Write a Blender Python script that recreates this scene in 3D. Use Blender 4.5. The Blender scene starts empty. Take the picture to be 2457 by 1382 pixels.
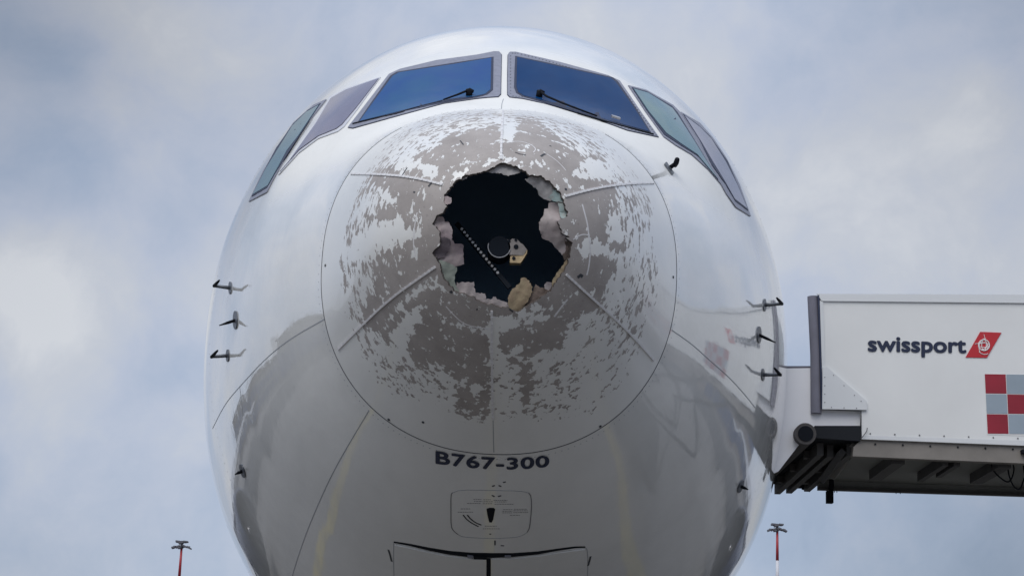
import bpy, bmesh, math, random
import numpy as np
from mathutils import Vector, Matrix
from mathutils.geometry import delaunay_2d_cdt
random.seed(7); rng = np.random.default_rng(7)
scene = bpy.context.scene
col = scene.collection
# ------------------------------------------------------------------ camera
W, H = 2457.0, 1382.0
TIP = 4.25                                   # height of the nose tip above the apron
P = [0.00568, 8.80117, 2.7245, 4.38958, 0.25395, 0.00696, 0.03567, 0.61432, 1.01506, 1.34038, 1.67132, 1.94046, 2.17906, 2.38783, 2.5107, 2.51937, 0.51633, 0.97297, 1.25931, 1.94633, 2.45442, 2.81044, 3.08657, 3.21262, 3.19293, -0.56579, -1.06209, -1.34268, -1.63507, -1.89382, -2.12695, -2.31699, -2.39789, -2.34913, 2.0, 2.31515, 2.04721, 2.00783, 1.99982, 2.0, 2.18227, 2.05, 2.23986, 2.11205]
CAM = np.array([P[0], -P[1], TIP - P[2]]); FPX = P[3]*1000
def cam_axes(pitch, yaw, roll):
    f = np.array([math.sin(yaw)*math.cos(pitch), math.cos(yaw)*math.cos(pitch), math.sin(pitch)])
    r = np.array([math.cos(yaw), -math.sin(yaw), 0.0]); u = np.cross(r, f)
    return r*math.cos(roll)+u*math.sin(roll), -r*math.sin(roll)+u*math.cos(roll), f
CR, CU, CF = cam_axes(P[4], P[5], P[6])
cam = bpy.data.objects.new('camera', bpy.data.cameras.new('camera')); col.objects.link(cam)
cam.data.sensor_width = 36; cam.data.lens = 36*FPX/W; cam.data.clip_end = 6000; cam.data.clip_start = .1
cam.matrix_world = Matrix(((CR[0], CU[0], -CF[0], CAM[0]), (CR[1], CU[1], -CF[1], CAM[1]), (CR[2], CU[2], -CF[2], CAM[2]), (0, 0, 0, 1)))
scene.camera = cam
def ray(px, py):
    d = CF*FPX + CR*(px-W/2) - CU*(py-H/2)
    return d/np.linalg.norm(d)
def at_y(px, py, y):                         # the point of the vertical plane at distance y that a pixel shows
    d = ray(px, py); return CAM + d*((y-CAM[1])/d[1])
def project(p):
    d = np.asarray(p)-CAM; Z = d@CF
    return W/2+FPX*(d@CR)/Z, H/2-FPX*(d@CU)/Z

# ------------------------------------------------------------------ world, sun, exposure
SUN_EL, SUN_DIR = math.radians(50), np.array([-.27, -.62, 0.0])
SUN_DIR = SUN_DIR/np.linalg.norm(SUN_DIR)*math.cos(SUN_EL) + np.array([0, 0, math.sin(SUN_EL)])
world = bpy.data.worlds.new('World'); scene.world = world; world.use_nodes = True
nt = world.node_tree; N, L = nt.nodes, nt.links; N.clear()
def node(t, **kw):
    n = N.new(t)
    for k, v in kw.items(): setattr(n, k, v)
    return n
def mth(op, a, b=None, c=None, clamp=False):
    n = node('ShaderNodeMath', operation=op); n.use_clamp = clamp
    for i, v in enumerate((a, b, c)):
        if v is None: continue
        if isinstance(v, (int, float)): n.inputs[i].default_value = v
        else: L.new(v, n.inputs[i])
    return n.outputs[0]
tc = node('ShaderNodeTexCoord')
warp = node('ShaderNodeTexNoise'); warp.inputs['Scale'].default_value = 7; warp.inputs['Detail'].default_value = 5
L.new(tc.outputs['Generated'], warp.inputs['Vector'])
wv = node('ShaderNodeVectorMath', operation='SUBTRACT'); L.new(warp.outputs['Color'], wv.inputs[0]); wv.inputs[1].default_value = (.5, .5, .5)
ws = node('ShaderNodeVectorMath', operation='SCALE'); L.new(wv.outputs[0], ws.inputs[0]); ws.inputs['Scale'].default_value = .075
wa = node('ShaderNodeVectorMath', operation='ADD'); L.new(tc.outputs['Generated'], wa.inputs[0]); L.new(ws.outputs[0], wa.inputs[1])
wn = node('ShaderNodeVectorMath', operation='NORMALIZE'); L.new(wa.outputs[0], wn.inputs[0])
fb = node('ShaderNodeTexNoise'); fb.inputs['Scale'].default_value = 4.2; fb.inputs['Detail'].default_value = 7; fb.inputs['Roughness'].default_value = .52
L.new(wa.outputs[0], fb.inputs['Vector'])
fb2 = node('ShaderNodeTexNoise'); fb2.inputs['Scale'].default_value = 16; fb2.inputs['Detail'].default_value = 8; fb2.inputs['Roughness'].default_value = .6
L.new(wa.outputs[0], fb2.inputs['Vector'])
acc = mth('MULTIPLY_ADD', fb.outputs['Fac'], 1.9, -.42); acc = mth('MULTIPLY_ADD', mth('SUBTRACT', fb2.outputs['Fac'], .5), .8, acc)
# cloud banks and gaps: (x, y, angular size in px, amount) seen from the apron
BANKS = [(90, 430, 170, -.34), (520, 180, 170, -.04), (130, 130, 120, -.26), (60, 640, 210, .32), (80, 860, 230, .26), (440, 900, 150, -.40),
         (330, 560, 170, -.10), (200, 1010, 160, -.08), (150, 1180, 220, .04), (480, 1330, 160, -.14), (300, 90, 150, .12), (720, 130, 120, -.02),
         (1500, 30, 240, .02), (1800, 200, 250, .06), (2100, 420, 260, .16), (2050, 620, 220, .24), (2380, 330, 190, .12), (1900, 560, 120, .05),
         (2100, 1240, 260, -.26), (2380, 1330, 200, -.22), (1880, 1220, 140, -.12), (2400, 60, 160, -.10), (20, 20, 150, -.20)]
for (bx, by, rad, amt) in BANKS:
    d = ray(bx, by)
    dp = node('ShaderNodeVectorMath', operation='DOT_PRODUCT'); L.new(wn.outputs[0], dp.inputs[0]); dp.inputs[1].default_value = tuple(d)
    a2 = 2*(1-math.cos(math.atan(rad/FPX)))
    e = mth('MULTIPLY', mth('SUBTRACT', 1.0, dp.outputs['Value']), -2/a2)
    acc = mth('MULTIPLY_ADD', mth('EXPONENT', e), amt, acc)
ramp = node('ShaderNodeValToRGB'); L.new(acc, ramp.inputs[0])
cr = ramp.color_ramp
cr.elements[0].position = .0; cr.elements[0].color = (.29, .37, .51, 1)
cr.elements[1].position = 1.; cr.elements[1].color = (.66, .68, .72, 1)
e = cr.elements.new(.30); e.color = (.385, .46, .60, 1)
e = cr.elements.new(.58); e.color = (.485, .535, .65, 1)
e = cr.elements.new(.80); e.color = (.56, .59, .655, 1)
# overcast: brighter overhead than near the horizon
sp = node('ShaderNodeSeparateXYZ'); L.new(tc.outputs['Generated'], sp.inputs[0])
elev = node('ShaderNodeMapRange'); L.new(sp.outputs['Z'], elev.inputs[0])
elev.inputs[1].default_value = .34; elev.inputs[2].default_value = 1.; elev.inputs[3].default_value = 1.; elev.inputs[4].default_value = 1.55
# vignette darkening put into the sky's corners, with greyer cloud low right
shade = None
for (bx, by, rad, amt) in [(-150, -150, 620, -.40), (2650, -150, 560, -.30), (2650, 1500, 620, -.34), (-150, 1500, 500, -.15)]:
    d = ray(bx, by); dp = node('ShaderNodeVectorMath', operation='DOT_PRODUCT'); L.new(wn.outputs[0], dp.inputs[0]); dp.inputs[1].default_value = tuple(d)
    e_ = mth('EXPONENT', mth('MULTIPLY', mth('SUBTRACT', 1.0, dp.outputs['Value']), -1/(1-math.cos(math.atan(rad/FPX)))))
    shade = mth('MULTIPLY_ADD', e_, amt, 1.0 if shade is None else shade)
cl = node('ShaderNodeVectorMath', operation='SCALE'); L.new(ramp.outputs[0], cl.inputs[0]); L.new(mth('MULTIPLY', elev.outputs[0], shade), cl.inputs['Scale'])
sky = node('ShaderNodeTexSky', sky_type='NISHITA'); sky.sun_disc = False
sky.sun_elevation = SUN_EL; sky.sun_rotation = math.atan2(SUN_DIR[0], SUN_DIR[1])
sk = node('ShaderNodeVectorMath', operation='SCALE'); L.new(sky.outputs[0], sk.inputs[0]); sk.inputs['Scale'].default_value = 1.0
bg1 = node('ShaderNodeBackground'); L.new(sky.outputs[0], bg1.inputs[0]); bg1.inputs[1].default_value = .08
bg2 = node('ShaderNodeBackground'); L.new(cl.outputs[0], bg2.inputs[0]); bg2.inputs[1].default_value = 1.09
mx = node('ShaderNodeMixShader'); mx.inputs[0].default_value = .90
L.new(bg1.outputs[0], mx.inputs[1]); L.new(bg2.outputs[0], mx.inputs[2])
wo = node('ShaderNodeOutputWorld'); L.new(mx.outputs[0], wo.inputs[0])

sun = bpy.data.objects.new('sun', bpy.data.lights.new('sun', 'SUN')); col.objects.link(sun)
sun.data.energy = 1.6; sun.data.angle = math.radians(50); sun.data.color = (1, .955, .88)
sun.rotation_euler = Vector(SUN_DIR).to_track_quat('Z', 'Y').to_euler()
sun.location = (-20, -30, 40)
vs = scene.view_settings; vs.view_transform = 'Standard'; vs.look = 'None'; vs.gamma = 1; vs.exposure = 0.0; vs.use_curve_mapping = False
scene.cycles.max_bounces = 8; scene.cycles.glossy_bounces = 4

# ------------------------------------------------------------------ helpers
def tag(o, label=None, cat=None, group=None, kind=None):
    if label: o['label'] = label
    if cat: o['category'] = cat
    if group: o['group'] = group
    if kind: o['kind'] = kind
    return o
def origin(o):
    v = np.zeros(3)
    while o is not None: v += np.array(o.location); o = o.parent
    return v
def empty(name, loc, parent=None):
    o = bpy.data.objects.new(name, None); o.location = loc; o.empty_display_size = .2; col.objects.link(o)
    if parent: o.parent = parent
    return o
def mk(name, verts, faces, mat, parent=None, smooth=False, kind=None):
    v = np.asarray(verts, float).reshape(-1, 3) - (origin(parent) if parent else 0)
    me = bpy.data.meshes.new(name); me.from_pydata(v.tolist(), [], [list(map(int, f)) for f in faces]); me.update()
    if smooth: me.polygons.foreach_set('use_smooth', [True]*len(me.polygons))
    for m in (mat if isinstance(mat, (list, tuple)) else [mat]): me.materials.append(m)
    o = bpy.data.objects.new(name, me); col.objects.link(o)
    if parent: o.parent = parent
    if kind: o['kind'] = kind
    return o
class MB:
    def __init__(s): s.v = []; s.f = []
    def add(s, v, f):
        b = len(s.v); s.v += [tuple(map(float, q)) for q in v]; s.f += [[b+int(i) for i in q] for q in f]
    def box(s, lo, hi):
        x0, y0, z0 = lo; x1, y1, z1 = hi
        s.add([(x0,y0,z0),(x1,y0,z0),(x1,y1,z0),(x0,y1,z0),(x0,y0,z1),(x1,y0,z1),(x1,y1,z1),(x0,y1,z1)],
              [(0,3,2,1),(4,5,6,7),(0,1,5,4),(1,2,6,5),(2,3,7,6),(3,0,4,7)])
    def prism(s, front, dy):                 # front: polygon of 3D points, pushed back along y by dy
        n = len(front); fr = [np.asarray(q, float) for q in front]; bk = [q+np.array([0, dy, 0]) for q in fr]
        s.add(fr+bk, [list(range(n)), list(range(2*n-1, n-1, -1))]+[[i, i+n, (i+1) % n+n, (i+1) % n] for i in range(n)])
    def tube(s, pts, rads, n=12, caps=True, sx=1.0):
        pts = [np.asarray(q, float) for q in pts]
        if not hasattr(rads, '__len__'): rads = [rads]*len(pts)
        v = []; prev = None
        for i, q in enumerate(pts):
            t = pts[min(i+1, len(pts)-1)]-pts[max(i-1, 0)]; t = t/np.linalg.norm(t)
            a = prev if prev is not None else (np.array([0, 0, 1.]) if abs(t[2]) < .9 else np.array([1., 0, 0]))
            a = a-t*(a@t); a /= np.linalg.norm(a); b = np.cross(t, a); prev = a
            for k in range(n):
                w = 2*math.pi*k/n; v.append(q+a*math.cos(w)*rads[i]*sx+b*math.sin(w)*rads[i])
        f = [[i*n+k, i*n+(k+1) % n, (i+1)*n+(k+1) % n, (i+1)*n+k] for i in range(len(pts)-1) for k in range(n)]
        if caps: f += [list(range(n))[::-1], [(len(pts)-1)*n+k for k in range(n)]]
        s.add(v, f)
    def build(s, name, mat, parent=None, smooth=False, kind=None, auto=False):
        o = mk(name, s.v, s.f, mat, parent, smooth, kind)
        if auto:
            o.data.polygons.foreach_set('use_smooth', [True]*len(o.data.polygons))
            o.data.set_sharp_from_angle(angle=math.radians(38))
        return o

def mat(name, color, rough=.5, metal=0, coat=0, noise=0, nscale=8, bump=0, bscale=60, ior=1.5, spec=.5, tint=None, stint=None):
    m = bpy.data.materials.new(name); m.use_nodes = True; t = m.node_tree; b = t.nodes['Principled BSDF']
    b.inputs['Base Color'].default_value = (*color, 1); b.inputs['Roughness'].default_value = rough; b.inputs['Metallic'].default_value = metal
    b.inputs['Coat Weight'].default_value = coat; b.inputs['Coat Roughness'].default_value = .03; b.inputs['IOR'].default_value = ior
    b.inputs['Specular IOR Level'].default_value = spec
    if stint: b.inputs['Specular Tint'].default_value = (*stint, 1)
    if noise or bump:
        g = t.nodes.new('ShaderNodeTexCoord')
    if noise:
        n = t.nodes.new('ShaderNodeTexNoise'); n.inputs['Scale'].default_value = nscale; n.inputs['Detail'].default_value = 8; n.inputs['Roughness'].default_value = .6
        t.links.new(g.outputs['Object'], n.inputs['Vector'])
        r = t.nodes.new('ShaderNodeValToRGB'); r.color_ramp.elements[0].position = .3; r.color_ramp.elements[1].position = .72
        c2 = tint if tint else tuple(c*(1-noise) for c in color)
        r.color_ramp.elements[0].color = (*c2, 1); r.color_ramp.elements[1].color = (*color, 1)
        t.links.new(n.outputs['Fac'], r.inputs[0]); t.links.new(r.outputs[0], b.inputs['Base Color'])
    if bump:
        n = t.nodes.new('ShaderNodeTexNoise'); n.inputs['Scale'].default_value = bscale; n.inputs['Detail'].default_value = 5
        t.links.new(g.outputs['Object'], n.inputs['Vector'])
        bb = t.nodes.new('ShaderNodeBump'); bb.inputs['Strength'].default_value = bump; bb.inputs['Distance'].default_value = .01
        t.links.new(n.outputs['Fac'], bb.inputs['Height']); t.links.new(bb.outputs[0], b.inputs['Normal'])
    return m

# white aircraft paint: glossy, with faint streaks of dirt and the slight waviness of skin panels
def paint(name, wear=False):
    m = bpy.data.materials.new(name); m.use_nodes = True; t = m.node_tree; nd, lk = t.nodes, t.links; b = nd['Principled BSDF']
    b.inputs['Roughness'].default_value = .08; b.inputs['Coat Weight'].default_value = .9; b.inputs['Coat Roughness'].default_value = .012
    b.inputs['Specular IOR Level'].default_value = .5
    g = nd.new('ShaderNodeTexCoord')
    def nz(scale, det, rough=.55, st=None):
        n = nd.new('ShaderNodeTexNoise'); n.inputs['Scale'].default_value = scale; n.inputs['Detail'].default_value = det; n.inputs['Roughness'].default_value = rough
        if st:
            mp = nd.new('ShaderNodeMapping'); mp.inputs['Scale'].default_value = st; lk.new(g.outputs['Object'], mp.inputs[0]); lk.new(mp.outputs[0], n.inputs['Vector'])
        else: lk.new(g.outputs['Object'], n.inputs['Vector'])
        return n.outputs['Fac']
    def mapr(v, a, b_, c, d):
        n = nd.new('ShaderNodeMapRange'); lk.new(v, n.inputs[0])
        for i, q in enumerate((a, b_, c, d)): n.inputs[i+1].default_value = q
        return n.outputs[0]
    def mix(f, a, b_):
        n = nd.new('ShaderNodeMix'); n.data_type = 'RGBA'; lk.new(f, n.inputs[0])
        for k, v in ((6, a), (7, b_)):
            if isinstance(v, tuple): n.inputs[k].default_value = (*v, 1)
            else: lk.new(v, n.inputs[k])
        return n.outputs[2]
    sx = nd.new('ShaderNodeSeparateXYZ'); lk.new(g.outputs['Object'], sx.inputs[0])
    def m2(op, a, b_):
        n = nd.new('ShaderNodeMath'); n.operation = op
        for i, v in enumerate((a, b_)):
            if isinstance(v, (int, float)): n.inputs[i].default_value = v
            else: lk.new(v, n.inputs[i])
        return n.outputs[0]
    # matte area added atop the nose to suppress the windshield's mirror image
    matte = m2('MULTIPLY', mapr(sx.outputs['Z'], 4.85, 5.15, 0, 1), mapr(sx.outputs['Y'], -.5, -.1, 1, 0))
    glossy = m2('SUBTRACT', 1.0, matte)
    lk.new(mapr(glossy, 0, 1, .1, .5), b.inputs['Specular IOR Level'])
    if not wear:
        lk.new(mapr(glossy, 0, 1, .6, .07), b.inputs['Roughness']); lk.new(mapr(glossy, 0, 1, 0, .9), b.inputs['Coat Weight'])
    dirt = mapr(nz(2.2, 6, .6, (1, .5, .45)), .42, .75, 0, .55)
    c = mix(dirt, (.82, .82, .80), (.68, .685, .67))
    hb = m2('ADD', m2('ADD', nz(1.3, 1.5), m2('MULTIPLY', nz(5.5, 3), .30)), m2('MULTIPLY', nz(3.2, 2, .5, (3.0, .8, .8)), .10))
    bp = nd.new('ShaderNodeBump'); bp.inputs['Strength'].default_value = .8; bp.inputs['Distance'].default_value = .014
    lk.new(hb, bp.inputs['Height'])
    nout = bp.outputs[0]
    if wear:
        at = nd.new('ShaderNodeAttribute'); at.attribute_name = 'wear'
        def mm(op, a, b_, cl=False):
            n = nd.new('ShaderNodeMath'); n.operation = op; n.use_clamp = cl
            for i, v in enumerate((a, b_)):
                if isinstance(v, (int, float)): n.inputs[i].default_value = v
                else: lk.new(v, n.inputs[i])
            return n.outputs[0]
        n1 = nz(23, 2, .55, (1.0, 1.0, .62)); n2 = nz(52, 3, .6, (1, 1, .65)); n3 = nz(9, 2)
        s = mm('ADD', mm('MULTIPLY', mm('SUBTRACT', n1, .5), 2.4), mm('MULTIPLY', mm('SUBTRACT', n2, .5), 1.5))
        s = mm('ADD', s, mm('MULTIPLY', mm('SUBTRACT', n3, .5), .6))
        v = mm('ADD', at.outputs['Fac'], s)
        fleck = mm('MULTIPLY', mapr(nz(95, 2), .66, .70, 0, 1), .25); v = mm('SUBTRACT', v, fleck)
        w = mapr(v, .475, .525, 0, 1)
        base = mix(mapr(nz(5, 6, .65), .3, .7, 0, 1), (.31, .28, .265), (.43, .395, .375))
        base = mix(mapr(nz(70, 3), .62, .70, 0, .5), base, (.24, .21, .20))
        c = mix(w, c, base)
        lk.new(mapr(w, 0, 1, .28, .6), b.inputs['Roughness']); lk.new(m2('MULTIPLY', mapr(w, 0, 1, .35, .0), glossy), b.inputs['Coat Weight'])
        b2 = nd.new('ShaderNodeBump'); b2.inputs['Strength'].default_value = .8; b2.inputs['Distance'].default_value = .002
        inv = mm('SUBTRACT', 1.0, w); lk.new(inv, b2.inputs['Height']); lk.new(nout, b2.inputs['Normal']); nout = b2.outputs[0]
    lk.new(c, b.inputs['Base Color']); lk.new(nout, b.inputs['Normal'])
    return m

M = dict(
    paint=paint('white_paint'), radome=paint('stripped_radome_paint', True),
    dark=mat('dark_line', (.045, .05, .06), .6), seam=mat('panel_gap', (.06, .065, .08), .7), soft_seam=mat('filled_panel_gap', (.30, .32, .35), .6),
    frame=mat('window_frame_metal', (.30, .31, .38), .45, .3, noise=.25, nscale=30), seal=mat('window_seal', (.02, .03, .07), .6),
    frame_white=mat('window_post_paint', (.6, .61, .66), .3),
    glass_l=mat('windshield_glass', (.010, .065, .25), .06, noise=.35, nscale=3, tint=(.02, .10, .23), spec=.4, ior=1.25, stint=(.25, .5, .9)),  # pane tints differ to stand in for their different reflections and interiors
    glass_r=mat('glass_dark_reflection', (.003, .035, .125), .05, noise=.2, nscale=3, tint=(.006, .05, .16), spec=.35, ior=1.15, stint=(.15, .4, .9)),
    glass_teal=mat('side_window_glass', (.06, .16, .22), .06, noise=.25, nscale=2.5, tint=(.10, .21, .22), stint=(.6, .85, 1)),
    glass_mauve=mat('side_pane_mauve_reflection', (.17, .16, .24), .07, noise=.3, nscale=2.5, tint=(.12, .115, .19)),
    glass_pale=mat('side_pane_pale_reflection', (.28, .28, .38), .07, noise=.3, nscale=2.5, tint=(.18, .19, .28)),
    black=mat('black_rubber', (.010, .012, .017), .7, spec=.1), probe=mat('probe_metal', (.09, .10, .12), .4, .3),
    strip=mat('diverter_strip', (.80, .79, .80), .4, noise=.2, nscale=60), inside=mat('radome_inner_black', (.09, .13, .18), .8),
    bulk=mat('bulkhead', (.26, .40, .55), .7),
    tornedge=mat('torn_laminate_edge', (.12, .10, .09), .9, noise=.5, nscale=60, bump=.5),
    skin_mauve=mat('torn_inner_skin', (.50, .45, .44), .8, noise=.5, nscale=14, tint=(.33, .28, .28), bump=.25),
    skin_grey=mat('torn_grey_skin', (.56, .54, .54), .8, noise=.3, nscale=18, bump=.25),
    skin_pink=mat('torn_pinkish_skin', (.58, .50, .47), .8, noise=.55, nscale=9, tint=(.20, .15, .18), bump=.25),
    skin_tan=mat('torn_tan_core', (.42, .35, .22), .8, noise=.4, nscale=16, tint=(.27, .19, .13), bump=.25),
    skin_brown=mat('torn_brown_core', (.22, .17, .145), .9, noise=.5, nscale=25, bump=.5),
    skin_teal=mat('torn_teal_skin', (.24, .38, .38), .7, noise=.5, nscale=20, tint=(.42, .42, .40), bump=.25),
    skin_green=mat('torn_greenish_skin', (.36, .40, .35), .8, noise=.3, nscale=20, bump=.25),
    navy=mat('navy_lettering', (.012, .02, .055), .4), greytext=mat('grey_stencil', (.13, .13, .14), .6),
    radar_tan=mat('radar_bracket', (.80, .60, .34), .5, noise=.4, nscale=30), radar_grey=mat('radar_plate', (.42, .38, .36), .5, noise=.4, nscale=30), radar_black=mat('radar_housing', (.010, .015, .024), .6, spec=.12), radar_lit_rim=mat('radar_lit_rim', (.42, .43, .46), .5),
    box=mat('bridge_white_panel', (.80, .81, .81), .4, noise=.10, nscale=1.2), box_trim=mat('bridge_trim', (.70, .72, .74), .35),
    box_pale=mat('docking_side_panel', (.88, .88, .91), .45, noise=.08, nscale=2),
    foam=mat('grey_docking_foam', (.20, .20, .25), .8, noise=.2, nscale=6), steel=mat('dirty_steel', (.08, .076, .074), .6, noise=.4, nscale=5),
    longeron=mat('weathered_longeron', (.26, .24, .22), .6, noise=.35, nscale=3), darksteel=mat('dark_steel', (.018, .02, .025), .7, spec=.15),
    under=mat('underside_panel', (.24, .245, .235), .7, noise=.3, nscale=2), rubber=mat('bumper_rubber', (.085, .078, .078), .7, noise=.3, nscale=8),
    red=mat('red_paint', (.50, .02, .03), .4), dark_red=mat('checker_red', (.34, .015, .035), .45, noise=.35, nscale=2.5), bluegrey=mat('checker_grey', (.33, .40, .47), .45, noise=.2, nscale=2),
    white=mat('white_print', (.78, .78, .78), .4),
    mast_red=mat('mast_red_paint', (.42, .04, .05), .5), mast_white=mat('mast_white_paint', (.62, .62, .66), .5), mast_dark=mat('floodlight_housing', (.10, .10, .12), .5),
    tyre=mat('tyre_rubber', (.02, .02, .02), .8), metal=mat('bare_metal', (.5, .5, .52), .3, .9), engine=mat('engine_cowl', (.022, .03, .06), .3), wing=mat('wing_grey', (.30, .31, .33), .4),
)

# ------------------------------------------------------------------ nose surface
YK = np.array([0, .35, 1.3, 1.95, 2.75, 3.6, 4.6, 6, 8, 11]); U = np.sqrt(YK); n_ = 9
HW = np.r_[0, P[7:16]]; ZT = np.r_[0, P[16:25]]; ZB = np.r_[0, P[25:34]]; ZC = [0, 0, 0, .05, .12, .22, .35, .5, .62, .69]
NY = [0, 1.3, 2.9, 5., 9, 60]; NU = np.r_[P[34:39], P[38]]; NL = np.r_[P[39:44], P[43]]
def pchip(x, y, q):
    x = np.asarray(x, float); y = np.asarray(y, float); h = np.diff(x); d = np.diff(y)/h; m = np.zeros(len(x))
    for i in range(1, len(x)-1):
        if d[i-1]*d[i] > 0:
            w1 = 2*h[i]+h[i-1]; w2 = h[i]+2*h[i-1]; m[i] = (w1+w2)/(w1/d[i-1]+w2/d[i])
    m[0] = d[0]; m[-1] = d[-1]
    q = np.asarray(q, float); k = np.clip(np.searchsorted(x, q)-1, 0, len(x)-2); t = (q-x[k])/h[k]
    return (2*t**3-3*t**2+1)*y[k]+(t**3-2*t**2+t)*h[k]*m[k]+(-2*t**3+3*t**2)*y[k+1]+(t**3-t**2)*h[k]*m[k+1]
TAIL0 = 30.0
def prof(y):
    u = np.sqrt(np.minimum(y, 10.99)); a, t, b, c = pchip(U, HW, u), pchip(U, ZT, u), pchip(U, ZB, u), pchip(U, ZC, u)
    k = np.clip((y-TAIL0)/(52-TAIL0), 0, 1); k2 = k**1.6            # tail cone
    return a*(1-.93*k2), t-.9*k2*1, b+(t-b-1.3)*k2, c+1.7*k2
def surf(y, th):
    a, t, b, c = prof(y); co, si = np.cos(th), np.sin(th)
    e = 2/np.where(si > 0, np.interp(y, NY, NU), np.interp(y, NY, NL))
    x = a*np.sign(co)*np.abs(co)**e; z = c+np.where(si > 0, t-c, c-b)*np.sign(si)*np.abs(si)**e
    return np.stack([x, y+0*x, z+TIP], -1)
def surf_n(y, th):
    e = 2e-3; y = np.maximum(y, .006)
    du = surf(y+e, th)-surf(np.maximum(y-e, .001), th); dt = surf(y, th+e)-surf(y, th-e)
    n = np.cross(dt, du); n /= np.linalg.norm(n, axis=-1, keepdims=True)+1e-12
    c = surf(y, th)-np.stack([0*y, y+.6, 0*y+TIP], -1); s = np.sign((n*c).sum(-1, keepdims=True)); s[s == 0] = 1
    return n*s
_gu = np.linspace(.05, 3.7, 420); _gt = np.linspace(0, 2*np.pi, 960, endpoint=False)
_GU, _GT = [q.ravel() for q in np.meshgrid(_gu, _gt)]
_GP = surf(_GU**2, _GT); _GN = surf_n(_GU**2, _GT)
_ff = ((_GN*(CAM-_GP)).sum(-1) > 0); _GU, _GT, _GP = _GU[_ff], _GT[_ff], _GP[_ff]
def project_many(p):
    d = p-CAM; Z = d@CF; return np.stack([W/2+FPX*(d@CR)/Z, H/2-FPX*(d@CU)/Z], -1)
_GX = project_many(_GP)
def pick(px):                                # pixels -> (y, th) of the visible skin
    px = np.atleast_2d(np.asarray(px, float)); Y = np.empty(len(px)); T = np.empty(len(px))
    for i, q in enumerate(px):
        m = np.abs(_GX-q).sum(-1); k = m.argmin(); Y[i], T[i] = _GU[k], _GT[k]
    def ev(u, t): return project_many(surf(u**2, t))
    for _ in range(4):
        f0 = ev(Y, T)-px; e = 1e-4
        fu = (ev(Y+e, T)-px-f0)/e; ft = (ev(Y, T+e)-px-f0)/e
        det = fu[:, 0]*ft[:, 1]-fu[:, 1]*ft[:, 0]; det = np.where(np.abs(det) < 1e3, np.nan, det)
        du = -(f0[:, 0]*ft[:, 1]-f0[:, 1]*ft[:, 0])/det; dt = -(fu[:, 0]*f0[:, 1]-fu[:, 1]*f0[:, 0])/det
        ok = np.isfinite(du) & (np.abs(du) < .03) & (np.abs(dt) < .03)
        Y = np.where(ok, Y+np.where(ok, du, 0), Y); T = np.where(ok, T+np.where(ok, dt, 0), T)
        Y = np.maximum(Y, .03)
    return Y**2, T
def on_skin(px, off=0.0):
    y, t = pick(px); n = surf_n(y, t); return surf(y, t)+n*off, n
def resample(pts, step, closed=False):
    pts = np.asarray(pts, float); out = []
    m = len(pts) if closed else len(pts)-1
    for i in range(m):
        a, b = pts[i], pts[(i+1) % len(pts)]; k = max(1, int(np.ceil(np.linalg.norm(b-a)/step)))
        out += [a+(b-a)*j/k for j in range(k)]
    if not closed: out.append(pts[-1])
    return np.array(out)
def chaikin(pts, n=2, closed=False):
    pts = np.asarray(pts, float)
    for _ in range(n):
        o = []
        m = len(pts) if closed else len(pts)-1
        if not closed: o.append(pts[0])
        for i in range(m):
            a, b = pts[i], pts[(i+1) % len(pts)]; o += [a*.75+b*.25, a*.25+b*.75]
        if not closed: o.append(pts[-1])
        pts = np.array(o)
    return pts
def inside(poly, q):
    poly = np.asarray(poly, float); x, y = q[..., 0], q[..., 1]; r = np.zeros(x.shape, bool); j = len(poly)-1
    for i in range(len(poly)):
        xi, yi = poly[i]; xj, yj = poly[j]
        c = ((yi > y) != (yj > y)); d = (xj-xi)*(y-yi)/((yj-yi) if yj != yi else 1e-9)+xi
        r ^= c & (x < d); j = i
    return r
def fill(poly, step):
    lo, hi = poly.min(0), poly.max(0); g = np.stack(np.meshgrid(np.arange(lo[0]+step/2, hi[0], step), np.arange(lo[1]+step/2, hi[1], step)), -1).reshape(-1, 2)
    g = g[inside(poly, g)]
    if len(g):
        d = np.abs(g[:, None]-poly[None]).sum(-1).min(1); g = g[d > step*.5]
    n = len(poly); pts = [Vector(q) for q in poly]+[Vector(q) for q in g]
    r = delaunay_2d_cdt(pts, [(i, (i+1) % n) for i in range(n)], [list(range(n))], 1, 1e-4)
    V = np.array([tuple(v) for v in r[0]]); F = [list(f) for f in r[2]]
    # boundary edges
    cnt = {}
    for f in F:
        for i in range(len(f)):
            a, b = f[i], f[(i+1) % len(f)]; cnt[(a, b)] = cnt.get((a, b), 0)+1
    bd = [(a, b) for (a, b) in cnt if (b, a) not in cnt]
    return V, F, bd
def shell(V3, V3b, F, bd):                   # top sheet, bottom sheet and rim
    n = len(V3); f = [q for q in F]+[[i+n for i in q[::-1]] for q in F]+[[b, a, a+n, b+n] for a, b in bd]
    return np.vstack([V3, V3b]), f
def plate(name, poly, off, th, m, parent, step=14, round_=0, smooth=True):
    poly = np.asarray(poly, float)
    if round_: poly = chaikin(poly, round_, True)
    poly = resample(poly, step, True); V, F, bd = fill(poly, step)
    y, t = pick(V); p = surf(y, t); n = surf_n(y, t)
    # image y points down: flip so that the top sheet faces outward
    a, b, c = F[0][:3]; nn = np.cross(p[b]-p[a], p[c]-p[a])
    if nn@n[a] < 0: F = [q[::-1] for q in F]; bd = [(b_, a_) for a_, b_ in bd]
    v, f = shell(p+n*(off+th), p+n*off, F, bd)
    o = mk(name, v, f, m, parent)
    if smooth:
        o.data.polygons.foreach_set('use_smooth', [True]*len(o.data.polygons)); o.data.set_sharp_from_angle(angle=math.radians(50))
    return o
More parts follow.
